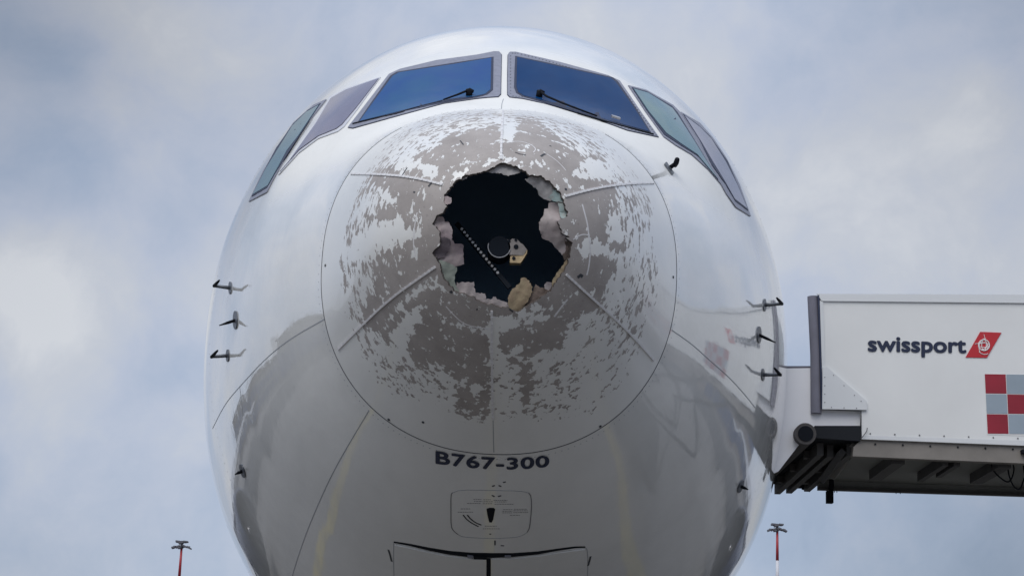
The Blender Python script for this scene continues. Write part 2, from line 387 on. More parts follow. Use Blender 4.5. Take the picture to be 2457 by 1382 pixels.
def strip_geo(mb, p, n, w, h, off=0.0):      # flat bar along points p with normals n
    p = np.asarray(p); v = []
    for i in range(len(p)):
        t = p[min(i+1, len(p)-1)]-p[max(i-1, 0)]; t = t/(np.linalg.norm(t)+1e-9); b = np.cross(n[i], t)
        wi = w[i] if hasattr(w, '__len__') else w
        for s, hh in ((-1, off-.002), (-1, off+h), (1, off+h), (1, off-.002)): v.append(p[i]+b*s*wi/2+n[i]*hh)
    f = [[4*i+k, 4*i+(k+1) % 4, 4*i+4+(k+1) % 4, 4*i+4+k] for i in range(len(p)-1) for k in range(4)]
    f += [[3, 2, 1, 0], [4*(len(p)-1)+k for k in range(4)]]
    mb.add(v, f)
def strip(name, px, w, h, m, parent, step=12, smooth_n=2, off=0.0, kind=None):
    q = chaikin(px, smooth_n) if smooth_n and len(px) > 2 else np.asarray(px, float)
    q = resample(q, step); p, n = on_skin(q); mb = MB(); strip_geo(mb, p, n, w, h, off)
    return mb.build(name, m, parent, kind=kind)

# ------------------------------------------------------------------ ground and surroundings
def ground_material():
    m = bpy.data.materials.new('concrete_apron'); m.use_nodes = True; t = m.node_tree; nd, lk = t.nodes, t.links; b = nd['Principled BSDF']
    g = nd.new('ShaderNodeTexCoord'); n = nd.new('ShaderNodeTexNoise'); n.inputs['Scale'].default_value = .12; n.inputs['Detail'].default_value = 9; n.inputs['Roughness'].default_value = .65
    lk.new(g.outputs['Object'], n.inputs['Vector'])
    r = nd.new('ShaderNodeValToRGB'); r.color_ramp.elements[0].position = .35; r.color_ramp.elements[1].position = .7
    r.color_ramp.elements[0].color = (.085, .081, .078, 1); r.color_ramp.elements[1].color = (.175, .167, .16, 1)
    lk.new(n.outputs['Fac'], r.inputs[0]); lk.new(r.outputs[0], b.inputs['Base Color']); b.inputs['Roughness'].default_value = .8
    return m
ap = mk('apron', [(-2500, -2500, 0), (2500, -2500, 0), (2500, 2500, 0), (-2500, 2500, 0)], [(0, 1, 2, 3)], ground_material(), kind='structure')
asph = mat('asphalt', (.024, .024, .027), .85, noise=.35, nscale=.5)
mb = MB()
for (x0, y0, x1, y1) in [(-200, -40, 200, -22), (-60, -140, -22, -40.0), (-70, 27, -10.5, 62), (10.5, 30, 70, 64), (-200, 120, 200, 260)]:
    mb.add([(x0, y0, .004), (x1, y0, .004), (x1, y1, .004), (x0, y1, .004)], [(0, 1, 2, 3)])
mb.build('service_road', asph, kind='structure')
yel = mat('yellow_marking', (.34, .27, .06), .7, noise=.5, nscale=1.6, tint=(.11, .10, .07)); wht = mat('white_marking', (.62, .62, .60), .6)
def ground_strip(name, pts, w, m, z):
    q = chaikin(pts, 3); v = []; f = []
    for i in range(len(q)):
        t = q[min(i+1, len(q)-1)]-q[max(i-1, 0)]; t /= np.linalg.norm(t); nn = np.array([-t[1], t[0]])*w/2
        v += [(*(q[i]-nn), z), (*(q[i]+nn), z)]
    f = [(2*i, 2*i+2, 2*i+3, 2*i+1) for i in range(len(q)-1)]
    return mk(name, v, f, m, kind='structure')
ground_strip('yellow_taxi_line', [(0, 40), (0, 5), (0, -3), (-.5, -9), (-6, -18), (-20, -21.5), (-60, -21.5)], .18, yel, .008)
ground_strip('yellow_stand_line', [(5, 14), (3.7, 9), (3.4, 6.5), (5.5, 3), (10, 0), (40, -4)], .55, yel, .012)
ground_strip('yellow_stand_line', [(-2.6, 16), (-4.6, 10), (-4.7, 6), (-8, 1), (-40, -3)], .55, yel, .012)
ground_strip('white_road_line', [(-190, -23), (0, -23), (190, -23)], .3, wht, .016)
ground_strip('white_road_line', [(-190, -39), (0, -39), (190, -39)], .3, wht, .016)

def building(name, label, x0, x1, y0, y1, h, wall, nwin, face, storeys):
    e = empty(name, ((x0+x1)/2, (y0+y1)/2, 0)); tag(e, label, 'building')
    mb = MB(); mb.box((x0, y0, 0), (x1, y1, h)); mb.build('wall', wall, e)
    mb = MB(); mb.box((x0-.5, y0-.5, h), (x1+.5, y1+.5, h+.6)); mb.build('roof', M['darksteel'], e)
    for s in range(storeys):
        z0 = 1.2+s*(h-1.5)/storeys; z1 = z0+(h-1.5)/storeys*.6; mb = MB()
        L_ = (x1-x0) if face in 'ns' else (y1-y0)
        for i in range(nwin):
            a = L_*(i+.12)/nwin; b = L_*(i+.88)/nwin
            if face == 'n': mb.box((x0+a, y1, z0), (x0+b, y1+.06, z1))
            if face == 'e': mb.box((x1, y0+a, z0), (x1+.06, y0+b, z1))
            if face == 'w': mb.box((x0-.06, y0+a, z0), (x0, y0+b, z1))
        mb.build('window_band', M['glass_r'], e)
    return e
wallA = mat('terminal_cladding', (.30, .29, .27), .6, noise=.2, nscale=.3); wallB = mat('hangar_cladding', (.09, .095, .105), .6, noise=.3, nscale=.3)
building('terminal_building', 'long pale terminal building with window bands facing the nose of the aircraft', -90, 70, -95, -70, 12, wallA, 24, 'n', 3)
building('hangar', 'dark grey hangar behind and to the left of the parked aircraft', -150, -75, 45, 78, 14, wallB, 6, 'e', 1)
building('low_skyline_block', 'low pale block added behind the dark grey hangar to vary the mirrored skyline', -140, -80, 84, 104, 9, mat('low_block_cladding', (.26, .25, .24), .6, noise=.3, nscale=.3), 8, 'e', 2)  # unseen block, added to make the skyline mirrored in the skin uneven
building('brown_skyline_block', 'squat brown block added past the low pale block to vary the mirrored skyline', -150, -86, 110, 150, 12, mat('brown_block_cladding', (.11, .08, .065), .7, noise=.3, nscale=.4), 8, 'e', 2)  # another unseen block, added for an irregular reflected skyline
building('cargo_building', 'brownish grey cargo building to the right of the aircraft', 60, 110, -45, 10, 13, mat('cargo_cladding', (.15, .13, .125), .6, noise=.3, nscale=.3), 10, 'w', 2)

building('pier_building', 'brown grey pier building far behind the raised loader cabin', 62, 130, 62, 112, 14, mat('pier_cladding', (.20, .17, .16), .6, noise=.3, nscale=.3), 12, 'w', 2)
# ------------------------------------------------------------------ airliner
jet = empty('airliner', (0, 3.0, 0))
tag(jet, 'white passenger jet seen nose-on from below with a torn hole in its stripped nose', 'airplane')

# fuselage skin from the radome joint to the tail
ys = np.concatenate([np.linspace(math.sqrt(1.3), math.sqrt(11), 150)**2, np.linspace(11.5, 30, 20), np.linspace(31, 52, 24)])
nt_ = 288; ths = np.linspace(0, 2*np.pi, nt_, endpoint=False)
YY, TT = np.meshgrid(ys, ths, indexing='ij'); V = surf(YY.ravel(), TT.ravel())
F = [[i*nt_+k, i*nt_+(k+1) % nt_, (i+1)*nt_+(k+1) % nt_, (i+1)*nt_+k] for i in range(len(ys)-1) for k in range(nt_)]
F = [q[::-1] for q in F]; F.append([(len(ys)-1)*nt_+k for k in range(nt_)])
fus = mk('fuselage', V, F, M['paint'], jet, True)

# radome: graph over (x, z), with the torn hole cut out
C1 = lambda pts: [(980+a/3.291, 360+b/3.291) for a, b in pts]      # picks made on a 3.29x enlargement of the hole
HOLE = C1([(740,97),(790,110),(825,128),(862,130),(880,150),(925,166),(945,185),(955,200),(990,200),(1060,207),(1078,226),(1110,245),(1150,285),(1190,330),(1208,356),(1222,385),(1232,420),(1240,455),(1262,490),(1250,528),(1205,545),(1178,560),(1186,590),(1205,625),(1215,660),(1238,694),(1262,690),(1290,692),(1300,735),(1283,775),(1276,815),(1282,858),(1262,895),(1240,935),(1225,965),(1190,1020),(1165,1055),(1140,1090),(1100,1122),(1060,1150),(1020,1185),(985,1205),(940,1235),(895,1262),(862,1287),(825,1270),(790,1250),(745,1246),(700,1240),(655,1228),(610,1222),(560,1195),(500,1165),(450,1140),(400,1130),(355,1108),(325,1075),(290,1030),(265,985),(258,950),(245,900),(215,860),(180,820),(205,785),(235,758),(250,700),(240,640),(212,602),(185,590),(200,560),(215,520),(262,498),(298,445),(275,402),(285,360),(302,325),(335,290),(370,240),(410,225),(450,195),(490,192),(560,175),(620,162),(655,142),(680,130),(710,105)])
HOLE = np.array(HOLE)
# 3D wobble of the torn edge is in the picks; where the tip of the nose lies there is no skin any more
hy, hth = pick(HOLE); h3 = surf(hy, hth)
hc = np.array([h3[:, 0].mean(), h3[:, 2].mean()]); ha = np.arctan2(h3[:, 2]-hc[1], h3[:, 0]-hc[0]); hr = np.hypot(h3[:, 2]-hc[1], h3[:, 0]-hc[0])
rimt = np.linspace(0, 2*np.pi, 1440, endpoint=False); rim = surf(np.full(1440, 1.3), rimt)
ra = np.arctan2(rim[:, 2]-hc[1], rim[:, 0]-hc[0]); rr = np.hypot(rim[:, 2]-hc[1], rim[:, 0]-hc[0])
NP_, NR_ = 560, 90
phi = np.linspace(-np.pi, np.pi, NP_, endpoint=False)
o = np.argsort(ha); HR = np.interp(phi, ha[o], hr[o], period=2*np.pi)
nzh = rng.standard_normal(NP_); nzh = (nzh+np.roll(nzh, 1)+np.roll(nzh, 2)+np.roll(nzh, -1))/2; HR = HR + .0028*nzh
o = np.argsort(ra); RR = np.interp(phi, ra[o], rr[o], period=2*np.pi)
def graph_y(x, z):                           # depth of the skin behind the tip at (x, z)
    lo = np.full(x.shape, 1e-5); hi = np.full(x.shape, 3.0)
    for _ in range(40):
        m = (lo+hi)/2; a, t, b, c = prof(m); up = z > c; n = np.where(up, np.interp(m, NY, NU), np.interp(m, NY, NL))
        hgt = np.where(up, t-c, c-b); F_ = (np.abs(x)/a)**n+(np.abs(z-c)/hgt)**n
        lo = np.where(F_ > 1, m, lo); hi = np.where(F_ > 1, hi, m)
    return (lo+hi)/2
s = np.linspace(0, 1, NR_)[:, None]; R_ = HR[None]*(1-s)+RR[None]*s
X = hc[0]+R_*np.cos(phi)[None]; Z = hc[1]+R_*np.sin(phi)[None]; Y = graph_y(X, Z-TIP); Y[-1] = 1.3
# rim loop: exact section
G = np.stack([X, Y, Z], -1)
ct = np.hypot(X, Z-TIP)
# torn edge sags inward a little
# wear field painted on a px raster, then carried by the skin vertices
gx0, gy0, gs = 740, 220, 3.0; gw, gh = 310, 300
gg = np.stack(np.meshgrid(gx0+gs*np.arange(gw), gy0+gs*np.arange(gh)), -1); D = np.full((gh, gw), -.55)
def wear(poly, val, r=0):
    pl = chaikin(poly, 1, True); D[inside(pl, gg)] = val
wear([(960,300),(1010,280),(1090,263),(1200,262),(1330,276),(1400,296),(1448,330),(1490,372),(1550,440),(1572,520),(1580,600),(1588,680),(1575,740),(1545,800),(1525,880),(1470,960),(1420,1000),(1300,1020),(1250,1000),(1190,1028),(1140,1030),(1090,1008),(1050,970),(960,965),(900,925),(868,872),(838,800),(815,700),(808,620),(820,540),(840,480),(862,430),(895,385),(915,340)], .10)
wear([(1010,285),(1090,266),(1200,262),(1300,275),(1400,300),(1448,335),(1480,375),(1420,390),(1380,372),(1330,340),(1240,278),(1130,305),(1060,335),(1000,355),(950,380),(975,310)], .46)
wear([(868,432),(925,374),(960,395),(920,425),(925,470),(945,500),(900,520),(870,560),(838,600),(822,560),(838,500)], .52)
wear([(812,600),(850,640),(880,600),(905,592),(1000,600),(900,720),(880,790),(840,770),(815,680)], .46)
wear([(850,800),(900,765),(980,765),(920,850),(905,880),(870,868)], .46)
wear([(890,860),(980,820),(1080,880),(1100,940),(1060,960),(960,950),(905,930)], .38)
wear([(1430,425),(1545,432),(1575,500),(1560,560),(1500,560),(1470,520),(1455,480)], .50)
wear([(1450,560),(1520,580),(1580,620),(1590,700),(1560,770),(1530,870),(1490,880),(1455,830),(1440,760),(1440,700),(1430,640)], .36)
wear([(1400,740),(1470,700),(1540,760),(1550,800),(1500,840),(1440,800)], .42)
wear([(1200,860),(1300,840),(1360,860),(1400,900),(1400,960),(1330,980),(1290,1000),(1240,990),(1200,960)], .26)
wear([(1090,920),(1180,920),(1177,1010),(1100,1005)], .55)
# bare areas
wear([(967,441),(992,364),(1020,362),(1052,350),(1067,330),(1100,320),(1136,309),(1171,301),(1201,298),(1201,386),(1140,400),(1085,430),(1060,450),(1040,520),(1037,600),(1050,640),(1000,690),(950,735),(905,790),(880,800),(870,760),(900,700),(905,640),(900,610),(960,590),(1000,570),(990,545),(950,520),(905,530),(867,530),(905,508),(945,495),(940,460),(905,450),(878,430),(905,412),(950,400)], .95)
wear([(1000,520),(1012,520),(1008,620),(985,620)], .30)
wear([(1204,386),(1204,340),(1237,345),(1240,278),(1287,289),(1322,318),(1350,345),(1385,368),(1420,382),(1397,390),(1371,414),(1385,428),(1431,425),(1470,440),(1490,455),(1465,486),(1452,515),(1449,558),(1469,582),(1510,593),(1505,606),(1478,599),(1440,579),(1400,565),(1380,600),(1376,640),(1350,600),(1355,520),(1320,430),(1260,395)], .95)
wear([(1376,640),(1395,610),(1449,610),(1484,634),(1470,665),(1450,678),(1457,702),(1436,716),(1460,745),(1422,740),(1395,765),(1356,772),(1365,803),(1346,841),(1320,846),(1297,838),(1269,870),(1235,876),(1225,850),(1200,841),(1200,793),(1259,782),(1349,757),(1300,752),(1240,745),(1290,715),(1340,665)], .95)
wear([(1200,745),(1300,712),(1345,690),(1370,700),(1340,740),(1300,762),(1215,766)], .62)
wear([(1060,700),(1180,745),(1178,788),(1120,785),(1040,745),(1000,725),(1020,690)], .90)
wear([(1007,741),(1040,745),(1110,782),(1177,790),(1177,990),(1159,1008),(1130,990),(1097,995),(1090,970),(1104,953),(1090,918),(1073,880),(1035,862),(1003,878),(978,843),(984,814),(1003,789)], .92)
wear([(900,790),(950,755),(1003,700),(1010,725),(960,770),(940,800),(920,812)], .90)
wear([(1248,880),(1275,870),(1285,900),(1275,960),(1255,985),(1250,940)], .85)
# paint that stayed
wear([(930,368),(990,378),(1040,395),(1090,418),(1100,432),(1060,425),(1030,432),(1010,410),(970,400),(940,392)], .12)
wear([(1067,268),(1010,290),(950,312),(930,350),(950,372),(1000,352),(1030,340),(1050,322),(1040,300)], .28)
wear([(870,560),(896,548),(945,533),(971,548),(975,562),(950,572),(900,590),(870,612),(850,640),(838,610),(845,580)], .0)
wear([(1007,735),(1010,765),(988,812),(955,850),(925,838),(935,800),(960,775),(985,760)], .05)
wear([(1128,922),(1160,922),(1162,946),(1130,945)], .20)
wear([(1093,914),(1121,912),(1121,922),(1095,922)], .20)
wear([(1385,395),(1440,382),(1500,395),(1520,420),(1440,415),(1400,432),(1370,425)], .12)
wear([(1395,575),(1450,590),(1480,605),(1490,620),(1440,608),(1400,612),(1380,605)], .1)
wear([(1240,735),(1300,728),(1318,742),(1270,756),(1238,757)], .15)
wear([(1225,835),(1245,820),(1270,850),(1235,870)], .3)
wear([(1200,895),(1240,880),(1246,960),(1240,1010),(1200,990)], .22)
D[inside(HOLE, gg)] = 1.0
wear([(1035,430),(1090,392),(1205,378),(1300,395),(1368,450),(1390,560),(1385,660),(1340,730),(1230,755),(1130,745),(1050,705),(1022,610),(1018,520)], .92)
wear([(1240,735),(1300,728),(1318,742),(1270,756),(1238,757)], .3)
wear([(1120,388),(1142,384),(1200,378),(1240,382),(1285,388),(1284,396),(1240,391),(1205,386),(1150,398)], .40)
wear([(1085,412),(1120,398),(1128,408),(1095,428),(1080,430)], .35)
def blur(A, k):
    for _ in range(k):
        A = (A+np.roll(A, 1, 0)+np.roll(A, -1, 0))/3; A = (A+np.roll(A, 1, 1)+np.roll(A, -1, 1))/3
    return A
D = np.where(D > -.5, .46+(D-.5)*.86, D); D = np.where((D < .3) & (D > -.5), D+.02, D); D = np.where((D > .32) & (D < .50), D-.055, D); D = np.where(D > .8, D+.05, D)
D = blur(D, 4)
GPx = project_many(G.reshape(-1, 3)); ix = np.clip((GPx[:, 0]-gx0)/gs, 0, gw-2.001); iy = np.clip((GPx[:, 1]-gy0)/gs, 0, gh-2.001)
i0, j0 = ix.astype(int), iy.astype(int); fx, fy = ix-i0, iy-j0
WV = (D[j0, i0]*(1-fx)+D[j0, i0+1]*fx)*(1-fy)+(D[j0+1, i0]*(1-fx)+D[j0+1, i0+1]*fx)*fy
V = G.reshape(-1, 3); F = [[i*NP_+k, i*NP_+(k+1) % NP_, (i+1)*NP_+(k+1) % NP_, (i+1)*NP_+k] for i in range(NR_-1) for k in range(NP_)]
radome = mk('radome', V, F, M['radome'], jet, True)
radome['label'] = 'nose cone with paint stripped to grey-brown primer and a jagged hole'
at = radome.data.attributes.new('wear', 'FLOAT', 'POINT'); at.data.foreach_set('value', WV.astype(np.float32))
# torn laminate edge and the dark inner face
cen = np.array([hc[0], 1.2, hc[1]])
def inward(g, d):
    v = cen-g; v /= np.linalg.norm(v, axis=-1, keepdims=True); return g+v*d
E0 = G[0]; jit = rng.standard_normal(NP_)*.0022
E1 = inward(E0, (.016+jit)[:, None]); mid = (E0+E1)/2; cxy = np.stack([E0[:, 0]-hc[0], 0*jit, E0[:, 2]-hc[1]], -1); mid = mid-cxy*.012
V = np.vstack([E0, mid, E1]); F = [[r*NP_+(k+1) % NP_, r*NP_+k, (r+1)*NP_+k, (r+1)*NP_+(k+1) % NP_] for r in range(2) for k in range(NP_)]
mk('torn_edge', V, F, M['tornedge'], radome)
sel = [0, 6, 14, 26, 44, 66, 89]; IN = np.stack([inward(G[k], .02) for k in sel]); IN[0] = inward(E0, .017)
V = IN.reshape(-1, 3); F = [[i*NP_+(k+1) % NP_, i*NP_+k, (i+1)*NP_+k, (i+1)*NP_+(k+1) % NP_] for i in range(len(sel)-1) for k in range(NP_)]
mk('inner_skin', V, F, M['inside'], radome, True)

# flaps of torn skin bent into the hole
def flap(poly, m, d0, curl, parent=None, bumpy=.0016, th=.0035):
    pl = np.array(C1(poly)); q = resample(pl, 4, True); q = q+rng.standard_normal(q.shape)*.9
    V, F, bd = fill(q, 7); y, t = pick(V); p = surf(y, t); d = p-CAM; d /= np.linalg.norm(d, axis=1, keepdims=True)
    c = HOLE.mean(0); dist = np.linalg.norm(V[:, None]-HOLE[None], axis=-1).min(1)
    ins = inside(HOLE, V); k = np.where(ins, dist, -dist)/35.
    dep = d0+np.clip(k, -.15, 3)*curl+bumpy*np.sin(V[:, 0]*.21+V[:, 1]*.13)+bumpy*.7*np.sin(V[:, 0]*.09-V[:, 1]*.27)
    dep = np.maximum(dep, .004)+.0
    top = p+d*dep[:, None]; bot = p+d*(dep+th)[:, None]
    a, b_, c_ = F[0][:3]; nn = np.cross(top[b_]-top[a], top[c_]-top[a])
    if nn@(CAM-top[a]) < 0: F = [f[::-1] for f in F]; bd = [(b2, a2) for a2, b2 in bd]
    v, f = shell(top, bot, F, bd); o = mk('torn_flap', v, f, m, radome); o.data.polygons.foreach_set('use_smooth', [True]*len(o.data.polygons)); o.data.set_sharp_from_angle(angle=math.radians(40)); return o
flap([(590,168),(680,112),(740,82),(800,98),(870,115),(905,160),(885,178),(858,184),(835,192),(790,206),(762,200),(738,190),(720,184),(660,180)], M['skin_grey'], .03, .05)
flap([(965,192),(1070,192),(1160,275),(1240,390),(1228,410),(1180,412),(1140,404),(1105,400),(1080,390),(1030,360),(1022,318),(990,295),(960,268),(918,236),(945,226),(955,205)], M['skin_grey'], .022, .07)
flap([(1150,300),(1195,325),(1235,380),(1236,412),(1200,412),(1150,405),(1100,380),(1130,350)], M['skin_teal'], .014, .05)
flap([(1110,412),(1180,416),(1245,412),(1275,495),(1262,540),(1215,560),(1190,566),(1205,600),(1240,660),(1255,720),(1250,800),(1215,832),(1190,798),(1160,772),(1135,735),(1100,715),(1060,700),(1046,660),(1035,620),(1030,572),(1050,540),(1070,508),(1074,466),(1100,460)], M['skin_mauve'], .025, .07)
flap([(1180,418),(1245,425),(1275,495),(1255,535),(1210,540),(1190,490)], M['skin_teal'], .016, .05)
flap([(1235,700),(1310,700),(1300,790),(1292,845),(1262,868),(1230,868),(1215,830),(1245,790)], M['skin_brown'], .03, .05)
flap([(1292,850),(1258,852),(1235,880),(1212,915),(1180,962),(1150,1010),(1128,1045),(1135,1075),(1175,1060),(1215,1000),(1250,935),(1290,880)], M['skin_tan'], .012, .03)
flap([(1000,1062),(1040,1082),(1075,1084),(1110,1062),(1140,1085),(1160,1090),(1070,1165),(1000,1215),(905,1275),(900,1255),(938,1190),(975,1125)], M['skin_brown'], .028, .05)
flap([(1068,1075),(1082,1050),(1110,1040),(1135,1052),(1128,1085),(1100,1112),(1080,1100)], M['skin_mauve'], .01, .03)
flap([(890,1012),(925,1010),(950,1022),(962,1056),(982,1078),(972,1122),(945,1190),(905,1240),(880,1275),(850,1305),(785,1260),(782,1202),(795,1145),(822,1098),(868,1062),(886,1040)], M['skin_tan'], .018, .04)
flap([(385,1046),(450,1042),(515,1045),(522,1090),(532,1130),(575,1126),(602,1132),(612,1178),(665,1172),(668,1160),(690,1160),(694,1176),(740,1188),(782,1206),(795,1262),(700,1262),(600,1240),(490,1180),(410,1150),(370,1100)], M['skin_mauve'], .014, .035)
flap([(225,524),(280,530),(290,568),(318,566),(334,600),(350,645),(340,700),(370,748),(402,738),(434,742),(436,900),(395,915),(350,920),(290,895),(240,870),(175,835),(170,815),(230,755),(240,700),(228,640),(180,600),(200,575)], M['skin_pink'], .02, .05)
flap([(248,695),(285,685),(325,705),(338,745),(318,795),(285,840),(240,858),(205,840),(190,815),(225,775),(240,745)], mat('torn_dark_purple_skin', (.20, .165, .185), .8, noise=.5, nscale=30, bump=.4), .008, .05)  # dark purple blotch on the pinkish left flap
flap([(240,870),(300,880),(386,928),(368,990),(360,1040),(385,1085),(404,1132),(350,1120),(280,1040),(245,970)], M['skin_green'], .012, .04)
flap([(262,380),(300,364),(338,378),(345,402),(332,428),(300,432),(270,420)], M['skin_pink'], .004, .008, bumpy=.002)
flap([(190,455),(230,440),(285,425),(300,440),(265,500),(225,512),(205,500)], M['skin_grey'], -.012, 0, bumpy=.001)
flap([(355,240),(405,215),(452,190),(492,192),(470,212),(445,232),(405,242),(372,262),(335,300),(320,320),(318,300)], M['skin_grey'], .02, .03)

# diverter strips, each bar bonded on the skin with small fasteners
for q in ([(843,418),(900,419),(945,422),(975,425),(1020,433),(1062,444)], [(1355,472),(1395,461),(1430,453),(1470,446),(1520,441),(1568,440)],
          [(1207,266),(1205,300),(1203,340),(1202,384)], [(1180,745),(1180,830),(1181,930),(1183,1005)], [(1045,640),(1005,668),(955,703),(910,741),(860,790),(812,838)],
          [(1358,658),(1395,692),(1440,733),(1490,778),(1530,820),(1568,864)]):
    st = strip('diverter_strip', q, .0115, .006, M['strip'], radome, step=6)
    qq = resample(chaikin(q, 2), 38); p, n = on_skin(qq); mb = MB()
    for a in range(1, len(p)-1):
        mb.tube([p[a]+n[a]*.002, p[a]+n[a]*.0075], .0072, 8)
    mb.build('fastener', M['strip'], st, kind='stuff')
strip('panel_seam', [(1183,1008),(1184,1050),(1185,1085)], .004, .0012, M['soft_seam'], radome)
mb = MB()
for q in [(781,637),(1615,665),(933,1006),(1440,1022),(760+735/2.88,640+1072/2.88)]:
    p, n = on_skin([q]); mb.tube([p[0]-n[0]*.002, p[0]+n[0]*.004], .008, 10)
mb.build('drain_fastener', M['dark'], radome, kind='stuff')
# cracks, gouges and scratches
for q, w in [([(962,426),(970,414),(977,403)], .008), ([(1028,448),(1034,441),(1038,436)], .012), ([(1104,338),(1109,344),(1112,348)], .006),
          ([(1236,366),(1246,370),(1262,373)], .005), ([(1298,376),(1303,372),(1308,370)], .011), ([(1318,350),(1323,352)], .006), ([(1355,454),(1360,455)], .012), ([(992,461),(996,462)], .008),
          ([(1080,702),(1085,699)], .014), ([(1143,742),(1146,743)], .01), ([(1386,666),(1393,660),(1398,664)], .016), ([(1222,741),(1231,748)], .008)]:
    strip('gouge', q, w, .0015, M['dark'], radome, step=3, smooth_n=0)
for q, w in [([(1397,490),(1405,520),(1410,540),(1413,570),(1417,600),(1413,640),(1408,660)], .009), ([(1001,510),(996,535),(993,560),(992,590),(997,615)], .007),
          ([(1222,342),(1245,339),(1270,345),(1287,357),(1280,366)], .005), ([(1375,575),(1395,562),(1412,564)], .006), ([(1312,370),(1335,385),(1350,400),(1358,410)], .004),
          ([(1070,735),(1085,752),(1110,776),(1140,785),(1177,789)], .006), ([(1105,395),(1125,390),(1142,390)], .006), ([(1330,760),(1352,730),(1362,718)], .01)]:
    strip('scratch', q, w, .0008, M['strip'], radome, step=6)

# ring seam round the radome (painted over at the top)
def ring(name, t0, t1, w, m):
    t = np.linspace(t0, t1, 260); yv = np.full(t.shape, 1.3); p = surf(yv, t); n = surf_n(yv, t); mb = MB(); strip_geo(mb, p, n, w, .0015); return mb.build(name, m, jet)
tt = np.linspace(np.pi/2, 2.5*np.pi, 721); pp = project_many(surf(np.full(tt.shape, 1.3), tt)); vis = ~((pp[:, 1] < 330) & (pp[:, 0] > 965) & (pp[:, 0] < 1450))
i0_, i1_ = np.where(vis)[0][[0, -1]]; ring('radome_seam', tt[i0_], tt[i1_], .0062, M['seam'])
for q in ([(780,765),(700,810),(640,857),(580,922),(540,968),(510,1028)], [(575,926),(580,965),(583,1000)], [(885,985),(840,1060),(800,1130),(765,1205),(730,1290),(700,1382),(690,1440)],
          [(1612,792),(1660,825),(1700,862),(1750,905),(1790,950),(1812,978)]):
    strip('panel_seam', q, .0052, .0012, M['soft_seam'], jet)
strip('panel_seam', [(1203,262),(1204,250),(1208,238)], .004, .001, M['soft_seam'], jet)

for yv_, cnt in ((1.345, 170), (4.1, 220), (6.2, 240)):
    t = np.linspace(0, 2*np.pi, cnt, endpoint=False); yv = np.full(t.shape, yv_); p = surf(yv, t); n = surf_n(yv, t); mb = MB()
    for a in range(cnt): mb.tube([p[a]-n[a]*.001, p[a]+n[a]*.0008], .0034, 6)
    mb.build('rivet_row', M['soft_seam'], jet, kind='stuff')
# cockpit windows
WIN = [
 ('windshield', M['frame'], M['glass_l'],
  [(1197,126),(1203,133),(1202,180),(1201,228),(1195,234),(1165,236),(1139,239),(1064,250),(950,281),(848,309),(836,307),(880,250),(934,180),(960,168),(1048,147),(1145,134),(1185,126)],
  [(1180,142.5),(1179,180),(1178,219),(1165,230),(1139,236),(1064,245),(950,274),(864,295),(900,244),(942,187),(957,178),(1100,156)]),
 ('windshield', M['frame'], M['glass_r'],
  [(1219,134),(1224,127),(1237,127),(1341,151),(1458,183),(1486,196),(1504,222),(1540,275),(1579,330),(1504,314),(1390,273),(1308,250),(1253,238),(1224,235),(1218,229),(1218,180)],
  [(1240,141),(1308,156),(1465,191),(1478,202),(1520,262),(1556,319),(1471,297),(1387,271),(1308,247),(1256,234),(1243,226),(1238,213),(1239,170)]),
 ('side_window', M['frame_white'], M['glass_mauve'],
  [(914,187),(832,214),(792,235),(757,297),(694,389),(669,422),(719,368),(765,334),(812,317),(827,305),(860,262)], 
  [(911,191),(832,218),(796,238),(760,298),(697,388),(674,415),(719,363),(765,330),(810,312),(823,302),(857,261)]),
 ('side_window', M['frame'], M['glass_teal'],
  [(784,240),(754,253),(704,297),(667,355),(632,413),(598,485),(642,462),(655,436),(694,366),(740,296)],
  [(768,254),(738,271),(705,303),(670,358),(640,408),(609,469),(645,448),(664,414),(692,364),(719,328)]),
 ('side_window', M['frame'], M['glass_teal'],
  [(1507,207),(1550,218),(1614,254),(1629,269),(1671,336),(1732,447),(1697,407),(1658,372),(1620,350),(1592,330),(1550,272)],
  [(1518,216),(1553,226),(1611,262),(1623,278),(1664,342),(1718,430),(1671,374),(1630,347),(1596,323),(1553,269)]),
 ('side_window', M['frame'], M['glass_pale'],
  [(1632,270),(1678,297),(1709,332),(1741,380),(1773,444),(1800,520),(1764,498),(1741,466),(1709,408),(1673,336)],
  [(1640,280),(1676,307),(1703,334),(1739,390),(1767,447),(1790,503),(1760,480),(1738,441),(1710,396),(1680,343)]),
]
for nm, fm, gm, outer, pane in WIN:
    w = plate(nm, outer, .001, .006, fm, jet)
    c = np.mean(pane, 0); q = np.array(pane); d = q-c; d /= np.linalg.norm(d, axis=1, keepdims=True)
    if nm == 'windshield' or fm is M['frame']:
        plate('seal', q+d*4.8, .007, .003, M['seal'], w)
    plate('pane', q-d*1.0, .0085, .0035, gm, w)
    if nm == 'windshield' and gm is M['glass_r']:
        b_ = resample(outer, 9, True); cc = np.mean(outer, 0); dd = cc-b_; dd /= np.linalg.norm(dd, axis=1, keepdims=True); b_ = b_+dd*7
        mb = MB(); p, n = on_skin(b_)
        for a in range(len(p)): mb.tube([p[a]+n[a]*.006, p[a]+n[a]*.0085], .0045, 6)
        mb.build('frame_bolt', M['dark'], w, kind='stuff')
def outline(name, poly, w, m, parent, off):
    q = np.vstack([poly, poly[:1]]); q = resample(q, 10); p, n = on_skin(q); mb = MB(); strip_geo(mb, p, n, w, .003, off); return mb.build(name, m, parent)
outline('window_gap', WIN[0][3], .007, M['seal'], jet, .001); outline('window_gap', WIN[1][3], .007, M['seal'], jet, .001)
outline('window_gap', WIN[4][3], .006, M['frame'], jet, .001)
